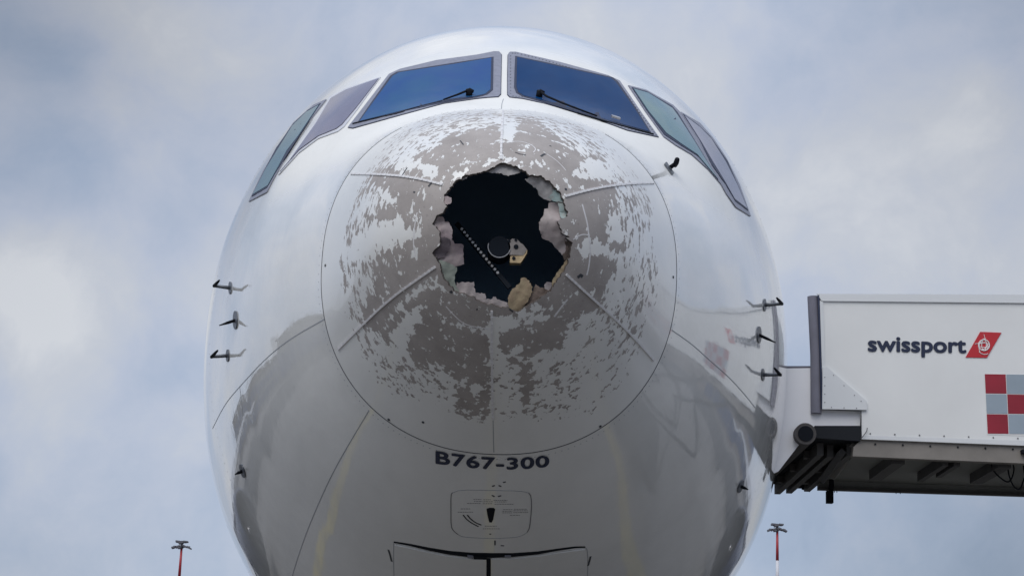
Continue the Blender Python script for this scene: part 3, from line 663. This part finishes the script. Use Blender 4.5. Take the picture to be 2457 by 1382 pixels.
# wipers
def wiper(hub, arm, blade, metalpart=None):
    e = empty('wiper', tuple(on_skin([hub], .02)[0][0]), jet); e.location = Vector(tuple(on_skin([hub], .02)[0][0]))-jet.location
    p, n = on_skin(arm); mb = MB(); mb.tube(p+n*np.linspace(.045, .02, len(p))[:, None], np.linspace(.008, .005, len(p)), 8); mb.build('arm', M['black'], e, True)
    p, n = on_skin([hub]); mb = MB(); mb.tube([p[0], p[0]+n[0]*.05], [.022, .019], 12)
    mb.tube([p[0]+n[0]*.045, p[0]+n[0]*.045+np.array([.03, 0, -.01])], [.016, .011], 10); mb.build('pivot', M['black'], e, True)
    q = resample(blade, 12); p, n = on_skin(q); mb = MB(); strip_geo(mb, p, n, .009, .008, .005); mb.build('blade', M['black'], e)
    if metalpart:
        p, n = on_skin(metalpart); mb = MB(); strip_geo(mb, p, n, .02, .012, .03); mb.build('blade_clip', M['metal'], e)
wiper((1126,233), [(1126,233),(1098,240),(1065,247)], [(848,300),(900,288),(950,277),(1010,259),(1062,247)])
wiper((1293,236), [(1293,236),(1310,246),(1345,259),(1385,272),(1430,286)], [(1385,275),(1440,292),(1500,308),(1566,325)], [(1462,291),(1482,297)])

# probes: base plate on the skin, strut outward, head pointing into the airflow
def bp(q, rx, ry, parent, name='base_plate'):
    poly = [(q[0]+rx*math.cos(a), q[1]+ry*math.sin(a)) for a in np.linspace(0, 2*np.pi, 16, endpoint=False)]
    return plate(name, poly, 0, .006, M['probe'], parent, step=6)
def pitot(base, end, tip):
    P0 = on_skin([base])[0][0]; e = empty('pitot_probe', (0, 0, 0), jet); e.location = Vector(P0)-jet.location
    bp(base, 3.5, 15, e); y0 = P0[1]
    A = at_y(*end, y0+.02); B = at_y(*tip, y0-.20)
    mb = MB(); mb.tube([P0, (P0*.4+A*.6), A], [.013, .0115, .010], 10); mb.build('strut', M['probe'], e, True)
    mb = MB(); mb.tube([A+(A-B)*.15, A, A*.4+B*.6, B], [.005, .012, .010, .006], 12); mb.build('tube', M['black'], e, True)
pitot((553,691), (514,686), (526,673)); pitot((547,853), (508,856), (522,841))
pitot((1834,732), (1876,729), (1864,715)); pitot((1830,899), (1872,899), (1858,883))
def vane(base, tip, ry, rot=0., w=.016):
    P0 = on_skin([base])[0][0]; e = empty('airflow_vane', (0, 0, 0), jet); e.location = Vector(P0)-jet.location
    poly = []
    for a in np.linspace(0, 2*np.pi, 16, endpoint=False):
        x, y = 5*math.cos(a), ry*math.sin(a); poly.append((base[0]+x*math.cos(rot)-y*math.sin(rot), base[1]+x*math.sin(rot)+y*math.cos(rot)))
    plate('base_plate', poly, 0, .008, M['probe'], e, step=6)
    B = at_y(*tip, P0[1]+.03); mb = MB(); mb.tube([P0, P0*.5+B*.5, B], [w, w*.9, w*.3], 10, sx=.6); mb.build('vane', M['black'], e, True)
vane((566,768), (526,781), 22); vane((1820,803), (1861,822), 20)
vane((583,1129), (564,1138), 17, -.3, .018); vane((1776,1166), (1795,1174), 16, .35, .018)
e = empty('temperature_probe', (0, 0, 0), jet); P0, n0 = [q[0] for q in on_skin([(1606,404)])]; e.location = Vector(P0)-jet.location
plate('base_plate', [(1594,393),(1597,392),(1613,416),(1614,420),(1610,420),(1593,397)], 0, .012, M['probe'], e, step=6)
A = at_y(1622, 392, P0[1]-.03); mb = MB(); mb.tube([P0, A], [.014, .012], 10); mb.build('strut', M['black'], e, True)
mb = MB(); mb.tube([A+np.array([0, .05, 0]), A+np.array([0,-.01,0]), A+np.array([0, -.07, 0])], [.012, .017, .015], 14); mb.build('sensor_head', M['black'], e, True)

# nose gear doors
strip('panel_seam', [(945,1301),(944,1340),(946,1400),(950,1450)], .004, .0012, M['soft_seam'], jet); strip('panel_seam', [(1404,1312),(1409,1316),(1411,1350),(1409,1400),(1406,1450)], .004, .0012, M['soft_seam'], jet)
strip('door_gap', [(932,1318),(936,1330),(940,1346)], .012, .002, M['dark'], jet)
strip('door_gap', [(1417,1334),(1414,1346),(1411,1356)], .012, .002, M['dark'], jet)
def poly_between(top, bot): return list(top)+list(bot[::-1])
top = [(945,1298),(985,1304),(1030,1313),(1080,1321),(1130,1325),(1180,1326),(1230,1326),(1290,1322),(1340,1315),(1380,1310),(1404,1310)]
bot = [(945,1301),(985,1309),(1030,1320),(1080,1330),(1130,1336),(1180,1337),(1230,1335),(1290,1329),(1340,1320),(1380,1314),(1404,1313)]
plate('gear_bay_opening', poly_between(top, bot), .0, .002, M['black'], jet, step=6, smooth=False)
for poly in ([(948,1304),(1030,1322),(1080,1332),(1130,1338),(1167,1339),(1167,1500),(1163,1560),(975,1560),(955,1440)],
             [(1178,1338),(1230,1337),(1290,1331),(1340,1323),(1402,1315),(1400,1440),(1385,1560),(1174,1560),(1178,1500)]):
    poly = [tuple(q) for q in poly]; plate('gear_door', poly, .002, .008, M['paint'], jet, step=14)
plate('gear_bay_gap', [(1167.5,1338),(1177.5,1338),(1177,1560),(1165,1560)], .0, .003, M['black'], jet, step=5, smooth=False)
plate('door_latch', [(1122,1329),(1136,1331),(1136,1337),(1122,1335)], .003, .006, M['frame'], jet, step=6)
plate('door_latch', [(1211,1330),(1226,1330),(1226,1334),(1211,1334)], .003, .006, M['frame'], jet, step=6)
plate('door_latch', [(1137,1330),(1168,1332),(1168,1343),(1137,1341)], .003, .006, M['black'], jet, step=6)

# lettering on skin
def text_mesh(s, size=1.0, off=0.0, spacing=1.0):
    cu = bpy.data.curves.new('t', 'FONT'); cu.body = s; cu.size = size; cu.offset = off; cu.resolution_u = 6; cu.space_character = spacing
    o = bpy.data.objects.new('t', cu); col.objects.link(o); dg = bpy.context.evaluated_depsgraph_get(); dg.update()
    me = bpy.data.meshes.new_from_object(o.evaluated_get(dg)); bm = bmesh.new(); bm.from_mesh(me); bmesh.ops.triangulate(bm, faces=bm.faces)
    v = np.array([q.co[:] for q in bm.verts])[:, :2]; f = [[q.index for q in fc.verts] for fc in bm.faces]
    bm.free(); bpy.data.objects.remove(o); bpy.data.curves.remove(cu); bpy.data.meshes.remove(me)
    return v, f
v, f = text_mesh('B767-300', 1, .0, 1.06)
x0, x1 = v[:, 0].min(), v[:, 0].max(); y0, y1 = 0.0, v[:, 1].max(); s_ = (v[:, 0]-x0)/(x1-x0); h_ = v[:, 1]/y1
base = np.interp(s_, [0, .17, .33, .45, .64, .8, 1.], [1110, 1116, 1120.5, 1123, 1124, 1122.5, 1117.5]); hh = np.interp(s_, [0, .5, 1], [29, 26.5, 26])
px = np.stack([1047+s_*269, base-h_*hh], -1); p, n = on_skin(px)
VV, FF = [], []
for k, (dx, dy) in enumerate([(0, 0), (1.8, .2), (-1.8, -.2), (.8, .9), (-.8, -.9), (-.8, .8), (.8, -.8)]):
    pk, nk = (p, n) if k == 0 else on_skin(px+np.array([dx, dy]))
    FF += [[i+len(VV) for i in fc] for fc in f]; VV += list(pk+nk*(.0022+.0005*k))
mk('type_lettering', VV, FF, M['navy'], jet)
# service placard: outline, arrow and small stencilled lines
def seg(q, w, h=.002): 
    q = resample(chaikin(q, 1) if len(q) > 2 else q, 8); p, n = on_skin(q); strip_geo(mb, p, n, w, h)
Z8 = lambda a, b: (880+a/4.236, 1080+b/4.236)
mb = MB(); seg([Z8(930,855),Z8(880,815),Z8(856,770),Z8(855,600),Z8(855,450),Z8(870,430)], .0045); mb.build('placard_outline', M['greytext'], jet); mb = MB(); seg([Z8(1645,430),Z8(1672,470),Z8(1675,600),Z8(1655,790),Z8(1630,830)], .0045)
mb.build('placard_outline', M['greytext'], jet)
mb = MB(); seg([Z8(870,430),Z8(950,400),Z8(1250,405),Z8(1550,410),Z8(1645,430)], .0022); mb.build('placard_outline', M['soft_seam'], jet); mb = MB(); seg([Z8(930,855),Z8(980,880),Z8(1250,895),Z8(1500,885),Z8(1590,860),Z8(1630,830)], .0022); mb.build('placard_outline', M['soft_seam'], jet)
mb = MB()
for (xa, xb, yy) in [(1085,1165,497),(1185,1260,500),(1290,1430,506),(1090,1175,517),(1185,1280,520),(1300,1420,522),(1020,1160,537),(1180,1280,540),(1300,1490,545),
                     (955,1050,593),(925,1080,626),(1385,1480,600),(1495,1630,596),(1378,1480,617),(1490,1635,612),(1378,1475,633),(1490,1640,630),(1455,1555,658),(1200,1320,768),(1180,1350,795)]:
    a = xa
    while a < xb:
        b = min(xb, a+random.uniform(12, 26)); seg([Z8(a, yy), Z8(b, yy)], .0038, .0012); a = b+6
mb.build('stencil_line', M['greytext'], jet, kind='stuff')
plate('arrow_mark', [Z8(1217,592),Z8(1250,582),Z8(1290,583),Z8(1305,597),Z8(1285,700),Z8(1270,730),Z8(1245,728),Z8(1225,650)], 0, .002, M['black'], jet, step=6)
mb = MB(); seg([Z8(980,655),Z8(1020,705),Z8(1080,745),Z8(1135,772)], .007); mb.build('curved_mark', M['black'], jet); mb = MB(); seg([Z8(1022,655),Z8(1060,700),Z8(1110,735),Z8(1165,757)], .007); mb.build('curved_mark', M['black'], jet)
mb = MB()
for q in [(1275,365,1300,355),(1340,355,1366,365),(1272,455,1298,468),(1335,468,1364,458),(1385,325,1412,318),(1362,965,1395,968),(1303,915,1303,960),(1245,848,1265,850)]: seg([Z8(q[0], q[1]), Z8(q[2], q[3])], .009)
mb.build('jacking_mark', M['dark'], jet, kind='stuff')

# inside the nose: bulkhead, weather-radar pieces
a0 = surf(np.full(48, 1.27), np.linspace(0, 2*np.pi, 48, endpoint=False)); a0[:, 0] *= .97; a0[:, 2] = TIP+(a0[:, 2]-TIP)*.97
mb = MB(); mb.prism(a0, .05); mb.build('bulkhead', M['bulk'], jet)
radar = empty('weather_radar_mount', (0, 0, 0), jet); RY = .34
Q = lambda a, b, y=RY: at_y(980+a/3.291, 360+b/3.291, y)
radar.location = Vector(Q(720, 765))-jet.location
c = Q(718, 765); 
mb = MB(); mb.tube([c+np.array([0, .12, .0]), c+np.array([0, .03, 0]), c], [.062, .060, .0575], 28); mb.build('motor_housing', M['radar_black'], radar, auto=True)
t = np.linspace(0, 2*np.pi, 40, endpoint=False); mb = MB()
rp = [c+np.array([math.cos(a)*.0585, -.004, math.sin(a)*.0585]) for a in np.linspace(math.radians(165), math.radians(345), 24)]; mb.tube(rp, .0030, 6); mb.build('housing_lit_rim', M['radar_lit_rim'], radar)  # pale half ring stands in for light caught on the lower rim
mb = MB(); mb.prism([Q(*q) for q in [(780,705),(800,715),(820,700),(860,705),(885,735),(905,745),(935,785),(925,815),(905,832),(800,828),(795,770)]], .03); mb.build('bracket_plate', M['radar_grey'], radar)
mb = MB(); mb.prism([Q(*q) for q in [(805,838),(905,836),(938,785),(936,815),(905,865),(885,892),(800,890)]], .05); mb.build('bracket_flange', M['radar_tan'], radar)
mb = MB()
for q, r in [((850,765), .012), ((795,722), .008), ((848,712), .007), ((832,856), .009)]:
    g = Q(*q); mb.tube([g-np.array([0, .006, 0]), g], r, 12)
mb.build('bolt', M['radar_black'], radar, kind='stuff')
mb = MB(); b0, b1 = Q(380,575,.50), Q(800,1085,.40); d = (b1-b0)/np.linalg.norm(b1-b0); sd = np.cross(d, [0, 1, 0]); w_ = .012
mb.add([b0-sd*w_, b1-sd*w_, b1+sd*w_, b0+sd*w_, b0-sd*w_+[0, .02, 0], b1-sd*w_+[0, .02, 0], b1+sd*w_+[0, .02, 0], b0+sd*w_+[0, .02, 0]], [(0,1,2,3),(7,6,5,4),(0,4,5,1),(2,6,7,3),(1,5,6,2),(3,7,4,0)])
mb.build('scan_arm', M['radar_black'], radar)
for i in range(14):
    g = b0+(b1-b0)*(.10+.052*i); mb = MB(); mb.tube([g-np.array([0, .004, 0]), g+np.array([0, .001, 0])], .0075, 8); mb.build('white_stud', M['white'], radar)

# landing gear, wings, engines and tail, below or behind what the photograph frames
def wing(x_root, x_tip, y_r, y_t, c_r, c_t, z_r, z_t, th, name):
    v = []
    for x, y, c_, z in ((x_root, y_r, c_r, z_r), (x_tip, y_t, c_t, z_t)):
        for fx_, fz in ((0, 0), (.08, .5), (.35, 1), (1, .02), (1, -.02), (.35, -.5), (.08, -.4)): v.append((x, y+fx_*c_, z+fz*th*c_/c_r))
    mk(name, v, [[i, (i+1) % 7, 7+(i+1) % 7, 7+i] for i in range(7)]+[[6, 5, 4, 3, 2, 1, 0], list(range(7, 14))], M['wing'], jet)
for s in (-1, 1):
    wing(0, s*23.6, 17.5, 33, 10.5, 2.2, 2.1, 4.2, .7, 'wing'); wing(0, s*9.2, 46, 51, 5, 1.8, 5.6, 6.3, .3, 'tailplane')
    nac = empty('engine', (0, 0, 0), jet); nac.location = Vector((s*7.9, 18.5, 1.9))-jet.location
    cx = np.array([s*7.9, 0, 1.95]); mb = MB(); mb.tube([cx+[0, y, 0] for y in (17.2, 17.35, 18.2, 20, 22.0)], [1.12, 1.25, 1.35, 1.3, .95], 32, caps=False); mb.build('cowl', M['engine'], nac, True)
    mb = MB(); mb.tube([cx+[0, 17.9, 0], cx+[0, 18.0, 0]], [1.1, 1.1], 32); mb.build('fan', M['darksteel'], nac)
    mb = MB(); mb.tube([cx+[0, 17.5, 0], cx+[0, 17.9, 0]], [.05, .35], 16); mb.build('spinner', M['metal'], nac, True)
    mb = MB(); mb.box((s*7.9-.15, 19, 2.9), (s*7.9+.15, 24, 3.4)); mb.build('pylon', M['engine'], nac)
    gear = empty('main_gear', (0, 0, 0), jet); gear.location = Vector((s*4.6, 25.5, 0))-jet.location
    mb = MB(); mb.tube([(s*4.6, 25.5, .6), (s*4.3, 25.5, 2.6)], .16, 12); mb.build('strut', M['metal'], gear, True)
    for dx in (-.45, .45):
        for dy in (-.7, .7):
            mb = MB(); mb.tube([(s*4.6+dx-.2, 25.5+dy, .57), (s*4.6+dx+.2, 25.5+dy, .57)], .57, 24); mb.build('wheel', M['tyre'], gear, auto=True)
mk('tail_fin', [(-.2, 41, 7.2), (.2, 41, 7.2), (.2, 50, 7.2), (-.2, 50, 7.2), (-.08, 49.5, 15.6), (.08, 49.5, 15.6), (.08, 52.5, 15.6), (-.08, 52.5, 15.6)], [(0,3,2,1),(4,5,6,7),(0,1,5,4),(1,2,6,5),(2,3,7,6),(3,0,4,7)], M['paint'], jet)
ng = empty('nose_gear', (0, 0, 0), jet); ng.location = Vector((0, 5.8, 0))-jet.location
mb = MB(); mb.tube([(0, 5.8, .46), (0, 5.9, 2.2)], [.09, .12], 14); mb.tube([(-.3, 5.8, .46), (.3, 5.8, .46)], .06, 10); mb.build('strut', M['metal'], ng, True)
for s in (-1, 1):
    mb = MB(); mb.tube([(s*.30-.14, 5.8, .46), (s*.30+.14, 5.8, .46)], .46, 24); mb.build('wheel', M['tyre'], ng, auto=True)

# ------------------------------------------------------------------ high loader docked at the right
BY = 4.85; K = (BY-CAM[1])/19.1
lo = empty('high_loader', tuple(at_y(2300, 1060, BY)*np.array([1, 1, 0])+np.array([0, .8, 0])))
tag(lo, 'white raised loader cabin lettered in navy and docked at the side of the jet', 'loader truck')
q = lambda a, b, dy=0.: at_y(a, b, BY+dy*K)
XR = 3150
def ext(x, y0_, x0_, sl): return (x, y0_+(x-x0_)*sl)
mb = MB(); mb.prism([q(1963,706), q(XR,712), q(XR,1097), q(2067,1053), q(2064,985), q(1973,981)], 2.5*K)
mb.v = [(v_[0]+(.36 if (i_ >= 6 and v_[0] < 3.0) else 0), v_[1], v_[2]) for i_, v_ in enumerate(mb.v)]; mb.build('cabin_wall', M['box'], lo)
mb = MB(); mb.prism([q(1960,705,-.02), q(XR,710,-.02), q(XR,734,-.02), q(1972,722,-.02)], .02*K); mb.build('roof_trim', M['box_trim'], lo)
mb = MB(); mb.prism([q(1963,720,-.015), q(1975,724,-.015), q(1982,980,-.015), q(1972,980,-.015)], .015*K); mb.build('corner_trim', M['box_trim'], lo)
mb = MB(); mb.prism([q(1974,882,-.03), q(1984,880,-.03), q(2080,962,-.03), q(2080,983,-.03), q(1973,981,-.03)], .03*K); mb.build('gusset_plate', M['box_trim'], lo)
mb = MB()
for a, b in [(1979,905),(1979,925),(1979,945),(1979,965),(1995,977),(2025,978),(2055,979),(2000,900),(2025,925),(2050,948),(2066,962)]:
    g = q(a, b, -.03); mb.tube([g-np.array([0, .004, 0]), g], .0035, 6)
for a in range(2088, 2460, 59):
    g = q(a, 1040+(a-2088)*.032, 0); mb.tube([g-np.array([0, .005, 0]), g], .006, 6)
mb.build('rivet', M['greytext'], lo, kind='stuff')
mb = MB(); mb.prism([q(2067,1044,-.004), q(XR,1078,-.004), q(XR,1096,-.004), q(2067,1053,-.004)], .004*K); mb.build('sill_trim', M['box_trim'], lo)
# front cabin corner frame and platform side panel
mb = MB(); mb.prism([q(1872,884,.06), q(1990,882,.06), q(2064,984,.06), q(2064,1021,.06), q(1955,1022,.06), q(1930,1050,.06), q(1868,1130,.06), q(1820,1150,.06), q(1820,884,.06)], .05*K); mb.build('platform_side_panel', M['box_pale'], lo)
mb = MB(); mb.prism([q(1840,878,.22), q(1950,878,.22), q(1950,887,.22), q(1840,887,.22)], .10*K); mb.build('platform_rail', M['foam'], lo)
# vertical foam buffer
A, B = q(1950,712,.05), q(1958,992,.05); r_ = 13/FPX*(BY-CAM[1])
mb = MB(); mb.tube([A, (A+B)/2+np.array([.01, 0, 0]), B], r_*1.03, 20); mb.build('docking_buffer', M['foam'], lo, auto=True)
A, B = q(1964,708,-.01), q(1973,980,-.01); mb = MB(); mb.tube([A, B], .009, 8); mb.build('buffer_edge', M['seal'], lo)
# bumper roller running back along the fuselage
A = q(1933,1040,-.05); mb = MB(); mb.tube([A, A+np.array([-.02, 2.4, 0])], .082, 24); mb.build('bumper_roller', M['rubber'], lo, auto=True)
mb = MB(); mb.tube([A+np.array([0, -.009, 0]), A+np.array([0, .02, 0])], .058, 24); mb.build('roller_end', M['black'], lo)
# platform underside, brackets and arms
mb = MB(); mb.prism([q(1955,1021,.0), q(2066,1021,.0), q(2066,1048,.0), q(2064,1058,.0), q(1955,1050,.0)], 3.3*K); mb.build('platform_floor', M['darksteel'], lo)
fl = q(2000,1058,.0)[2]
mb = MB()
for a, dy0, dy1 in [(1968,.25,3.2),(1992,.35,3.1),(2040,.2,2.9)]:
    g = q(a,1062,dy0); mb.box((g[0]-.025, g[1], fl-.08), (g[0]+.025, g[1]+(dy1-dy0)*K, fl+.014))
for dy in (.7, 1.6, 2.5):
    g0, g1 = q(1950,1060,.2), q(2070,1060,.2); mb.box((g0[0], BY+dy*K, fl-.05), (g1[0], BY+dy*K+.08, fl+.007))
mb.build('platform_beam', M['steel'], lo)
A, B = q(2052,1068,.15), q(2000,1140,1.6); mb = MB(); mb.tube([A, B], .04, 4); mb.build('lift_arm', M['longeron'], lo)
A, B = q(2020,1085,.25), q(1975,1150,1.8); mb = MB(); mb.tube([A, B], .036, 4); mb.build('lift_arm', M['steel'], lo)
g0, g1 = q(1872,1152,3.0), q(1972,1148,3.0)
mb = MB(); mb.tube([g0, g1], .035, 12); mb.tube([g0+np.array([.03,0,-.01]), g0+np.array([.24,0,-.01])], .055, 12); mb.tube([g0+np.array([.20,0,-.03]), g0+np.array([.27,0,-.05])], .045, 10); mb.build('hydraulic_rod', M['black'], lo, True)
# longerons and cross members below the cabin
mb = MB(); mb.prism([q(2067,1054,.03), q(XR,1098,.03), q(XR,1140,.03), q(2046,1094,.03), q(2048,1072,.03)], .12*K); mb.build('longeron', M['longeron'], lo)
mb = MB()
for a in range(2100, 2700, 66):
    g = q(a, 1064+(a-2067)*.037, .03); mb.tube([g-np.array([0, .007, 0]), g], .008, 6)
mb.build('longeron_bolt', M['darksteel'], lo, kind='stuff')
zb_ = q(2300,1095,.1)[2]
mb = MB(); x0_, x1_ = q(2062,1080,.15)[0], q(XR,1080,.15)[0]; mb.box((x0_, BY+.11, zb_+.014), (x1_, BY+1.75, zb_+.04)); mb.build('cabin_floor', M['under'], lo)
for a in (2140, 2262, 2290, 2395, 2560, 2600, 2800):
    g = q(a,1100,.15); mb = MB(); mb.box((g[0], BY+.12, zb_-.065), (g[0]+(.10 if a in (2140, 2395, 2800) else .045), BY+(.7 if a in (2290, 2600) else .95), zb_+.013)); mb.build('cross_member', M['steel'], lo)
A0, A1, A2, A3 = q(1965,1122,2.2), q(XR,1130,2.2), q(XR,1210,2.2), q(1965,1173,2.2)
mb = MB(); mb.prism([A0, A1, A2, A3], .12*K); mb.build('longeron', M['under'], lo)
mb = MB(); mb.prism([q(1963,1168,2.14), q(XR,1204,2.14), q(XR,1210,2.14), q(1963,1174,2.14)], .06*K); mb.build('longeron_flange', M['steel'], lo)
g = q(1990,1178,2.1); mb = MB(); mb.box((g[0]-.025, g[1]-.035, g[2]-.10), (g[0]+.028, g[1]+.035, g[2]+.0)); mb.tube([g+np.array([.015,0,-.015]), g+np.array([.02,0,.12])], .02, 8); mb.build('work_light', M['black'], lo)
mb = MB()
for a in (2002, 2008, 2150, 2160):
    g = q(a, 1177+(a-2000)*.02, 2.1); mb.tube([g, g-np.array([0, 0, .014])], .0035, 6)
mb.build('hanging_bolt', M['black'], lo, kind='stuff')
for pts in ([(2378,1112),(2384,1130),(2400,1146),(2418,1158),(2428,1148),(2434,1125),(2430,1112)], [(2418,1112),(2420,1140),(2432,1168),(2448,1176),(2456,1150),(2470,1120)], [(2455,1110),(2460,1150),(2490,1170),(2505,1130)]):
    mb = MB(); mb.tube([q(a, b, .4) for a, b in chaikin(pts, 2)], .006, 6); mb.build('hydraulic_hose', M['black'], lo, True)
g = q(2456,1083,-.02); mb = MB(); mb.box((g[0]-.014, g[1]-.014, g[2]-.014), (g[0]+.07, g[1]+.04, g[2]+.014)); mb.build('hinge_block', M['black'], lo)
mb = MB(); mb.tube([q(2066,985,-.006), q(2067,1053,-.006)], .003, 6); mb.tube([q(1973,982,-.006), q(2064,986,-.006)], .003, 6); mb.build('panel_gap', M['dark'], lo)
mb = MB(); mb.tube([q(a, b, -.03) for a, b in chaikin([(2066,1052),(2074,1042),(2080,1034),(2081,1026)], 2)], .0035, 6); mb.build('cable', M['greytext'], lo)
# lettering and emblem on the wall
v, f = text_mesh('swissport', 1, .0, 1.0)
x0, x1 = v[:, 0].min(), v[:, 0].max(); s_ = (v[:, 0]-x0)/(x1-x0); xh = 0.52
px = np.stack([2084+s_*233, np.interp(s_, [0, 1], [841.5, 845.5])-v[:, 1]/xh*26.8], -1)
VV, FF = [], []
for k, (dx, dy) in enumerate([(0, 0), (1.9, .3), (-1.9, -.3), (1.0, 1.5), (-1.0, -1.5), (-1.0, 1.2), (1.0, -1.2)]):
    FF += [[i+len(VV) for i in fc] for fc in f]; VV += [q(a+dx, b+dy, -.006-.0006*k) for a, b in px]
mk('company_lettering', VV, FF, M['navy'], lo)
emb = MB(); emb.prism([q(2352,796,-.008), q(2403,798,-.008), q(2368,858,-.008), q(2317,857,-.008)], .006); emo = emb.build('company_emblem', M['red'], lo)
mb = MB(); cx_, cy_ = 2361, 828
def arc(rx, ry, a0, a1, w, ox=0, oy=0, rot=0):
    pts = []
    for a in np.linspace(math.radians(a0), math.radians(a1), 20):
        x, y = rx*math.cos(a), ry*math.sin(a); pts.append(q(cx_+ox+x*math.cos(rot)-y*math.sin(rot), cy_+oy+x*math.sin(rot)+y*math.cos(rot), -.011))
    mb.tube(pts, w, 5)
arc(13, 13, 0, 360, .0048); arc(5.5, 13, 0, 360, .0028); arc(13, 5.5, 0, 360, .0028)
arc(20, 22, 150, 260, .0025, 8, 6); arc(22, 18, 10, 80, .003, -12, -6); arc(16, 24, -70, 10, .002, -8, 6); arc(16, 14, 60, 150, .003, 2, 8)
mb.tube([q(cx_-22, cy_-3, -.011), q(cx_+2, cy_-7, -.011)], .002, 5); mb.tube([q(cx_, cy_-26, -.011), q(cx_+4, cy_-8, -.011)], .002, 5)
mb.build('globe_mark', M['white'], emo)
# chequered field
mb = MB(); mb.prism([q(2361.5,895.5,-.003), q(2670,905,-.003), q(2680,1053,-.003), q(2369,1042,-.003)], .002*K); mb.build('checker_backing', M['white'], lo)
for r in range(3):
    for c_ in range(6):
        X0 = 2363+2.4*r+c_*51.5; X1 = X0+50; Y0 = 897.3+r*48+c_*.6; Y1 = Y0+46.2
        mb = MB(); mb.prism([q(X0, Y0, -.006), q(X1, Y0+.6, -.006), q(X1+2.2, Y1+.6, -.006), q(X0+2.2, Y1, -.006)], .003*K)
        mb.build('checker_square', M['dark_red'] if (r+c_) % 2 == 0 else M['bluegrey'], lo)
# truck chassis and scissor lift, to the right of the frame
zf = zb_-.1; xa, xb = 4.7, 7.2
mb = MB(); mb.box((4.4, BY+.2, .6), (8.0, BY+1.7, .85)); mb.build('chassis', M['darksteel'], lo)
for dy in (.3, 1.5):
    for k in range(2):
        z0 = .85+k*(zf-.85)/2; z1 = .85+(k+1)*(zf-.85)/2
        for a, b in ((xa, xb), (xb, xa)):
            mb = MB(); mb.tube([(a, BY+dy+(.08 if a < b else 0), z0), (b, BY+dy+(.08 if a < b else 0), z1)], .06, 4); mb.build('scissor_arm', M['darksteel'], lo)
mb = MB(); mb.box((8.1, BY+.1, .5), (9.7, BY+1.8, 2.3)); mb.build('cab', M['box'], lo)
for lo_, hi_ in (((8.3, BY+.08, 1.4), (9.2, BY+.0995, 2.1)), ((9.701, BY+.25, 1.35), (9.72, BY+1.65, 2.15))):
    mb = MB(); mb.box(lo_, hi_); mb.build('cab_window', M['glass_r'], lo)
for x in (5.2, 8.9):
    for dy in (.1, 1.5):
        mb = MB(); mb.tube([(x, BY+dy, .42), (x, BY+dy+.25, .42)], .42, 20); mb.build('wheel', M['tyre'], lo, auto=True)

# ------------------------------------------------------------------ floodlight masts
def mast(px, py, dist, spread, label, heads):
    T = at_y(px, py, dist); e = empty('floodlight_mast', (T[0], T[1], 0)); tag(e, label, 'floodlight mast', 'floodlight masts beyond the apron')
    k = (dist-CAM[1])/FPX; ht = T[2]; band = 75*k; z = ht; i = 0
    while z > 0.01:
        z2 = max(0, z-band); mb = MB(); mb.tube([(T[0], T[1], z2), (T[0], T[1], z)], [.10+.012*(ht-z2), .10+.012*(ht-z)], 12)
        mb.build('pole_band', M['mast_red'] if i % 2 == 0 else M['mast_white'], e, True); z = z2; i += 1
    mb = MB(); mb.tube([(T[0]-11*k, T[1], ht+10*k), (T[0]+11*k, T[1], ht+10*k)], .09, 6); mb.tube([(T[0], T[1], ht-4*k), (T[0], T[1], ht+13*k)], .12, 6)
    mb.tube([(T[0]-20*k, T[1], ht-1*k), (T[0]+20*k, T[1], ht-1*k)], .08, 6); mb.tube([(T[0], T[1]-18*k, ht-1*k), (T[0], T[1]+18*k, ht-1*k)], .08, 6); mb.build('crossbar', M['mast_dark'], e)
    for dx, dz, tilt in heads:
        c = np.array([T[0]+dx*k, T[1]-.3, ht+dz*k]); w = 5.5*k; hgt = 2.2*k; ca, sa = math.cos(tilt), math.sin(tilt); mb = MB()
        sq = [(-w, -hgt), (w, -hgt*.7), (w, hgt*.7), (-w, hgt)]; mb.prism([c+np.array([a*ca-b*sa, 0, a*sa+b*ca]) for a, b in sq], .6); mb.build('floodlight', M['mast_dark'], e)
HD = [(-9, 11, 0), (9, 11, 0), (-2, 8, .2), (-18, -3, .3), (18, -3, -.45), (-9, -1, .4), (8, 0, -.4), (-3, -4, 0)]
mast(436, 1310, 160, 1, 'red and white floodlight mast left of the aircraft nose', HD)
mast(1865, 1269, 150, 1, 'red and white floodlight mast beneath the raised loader cabin', HD)
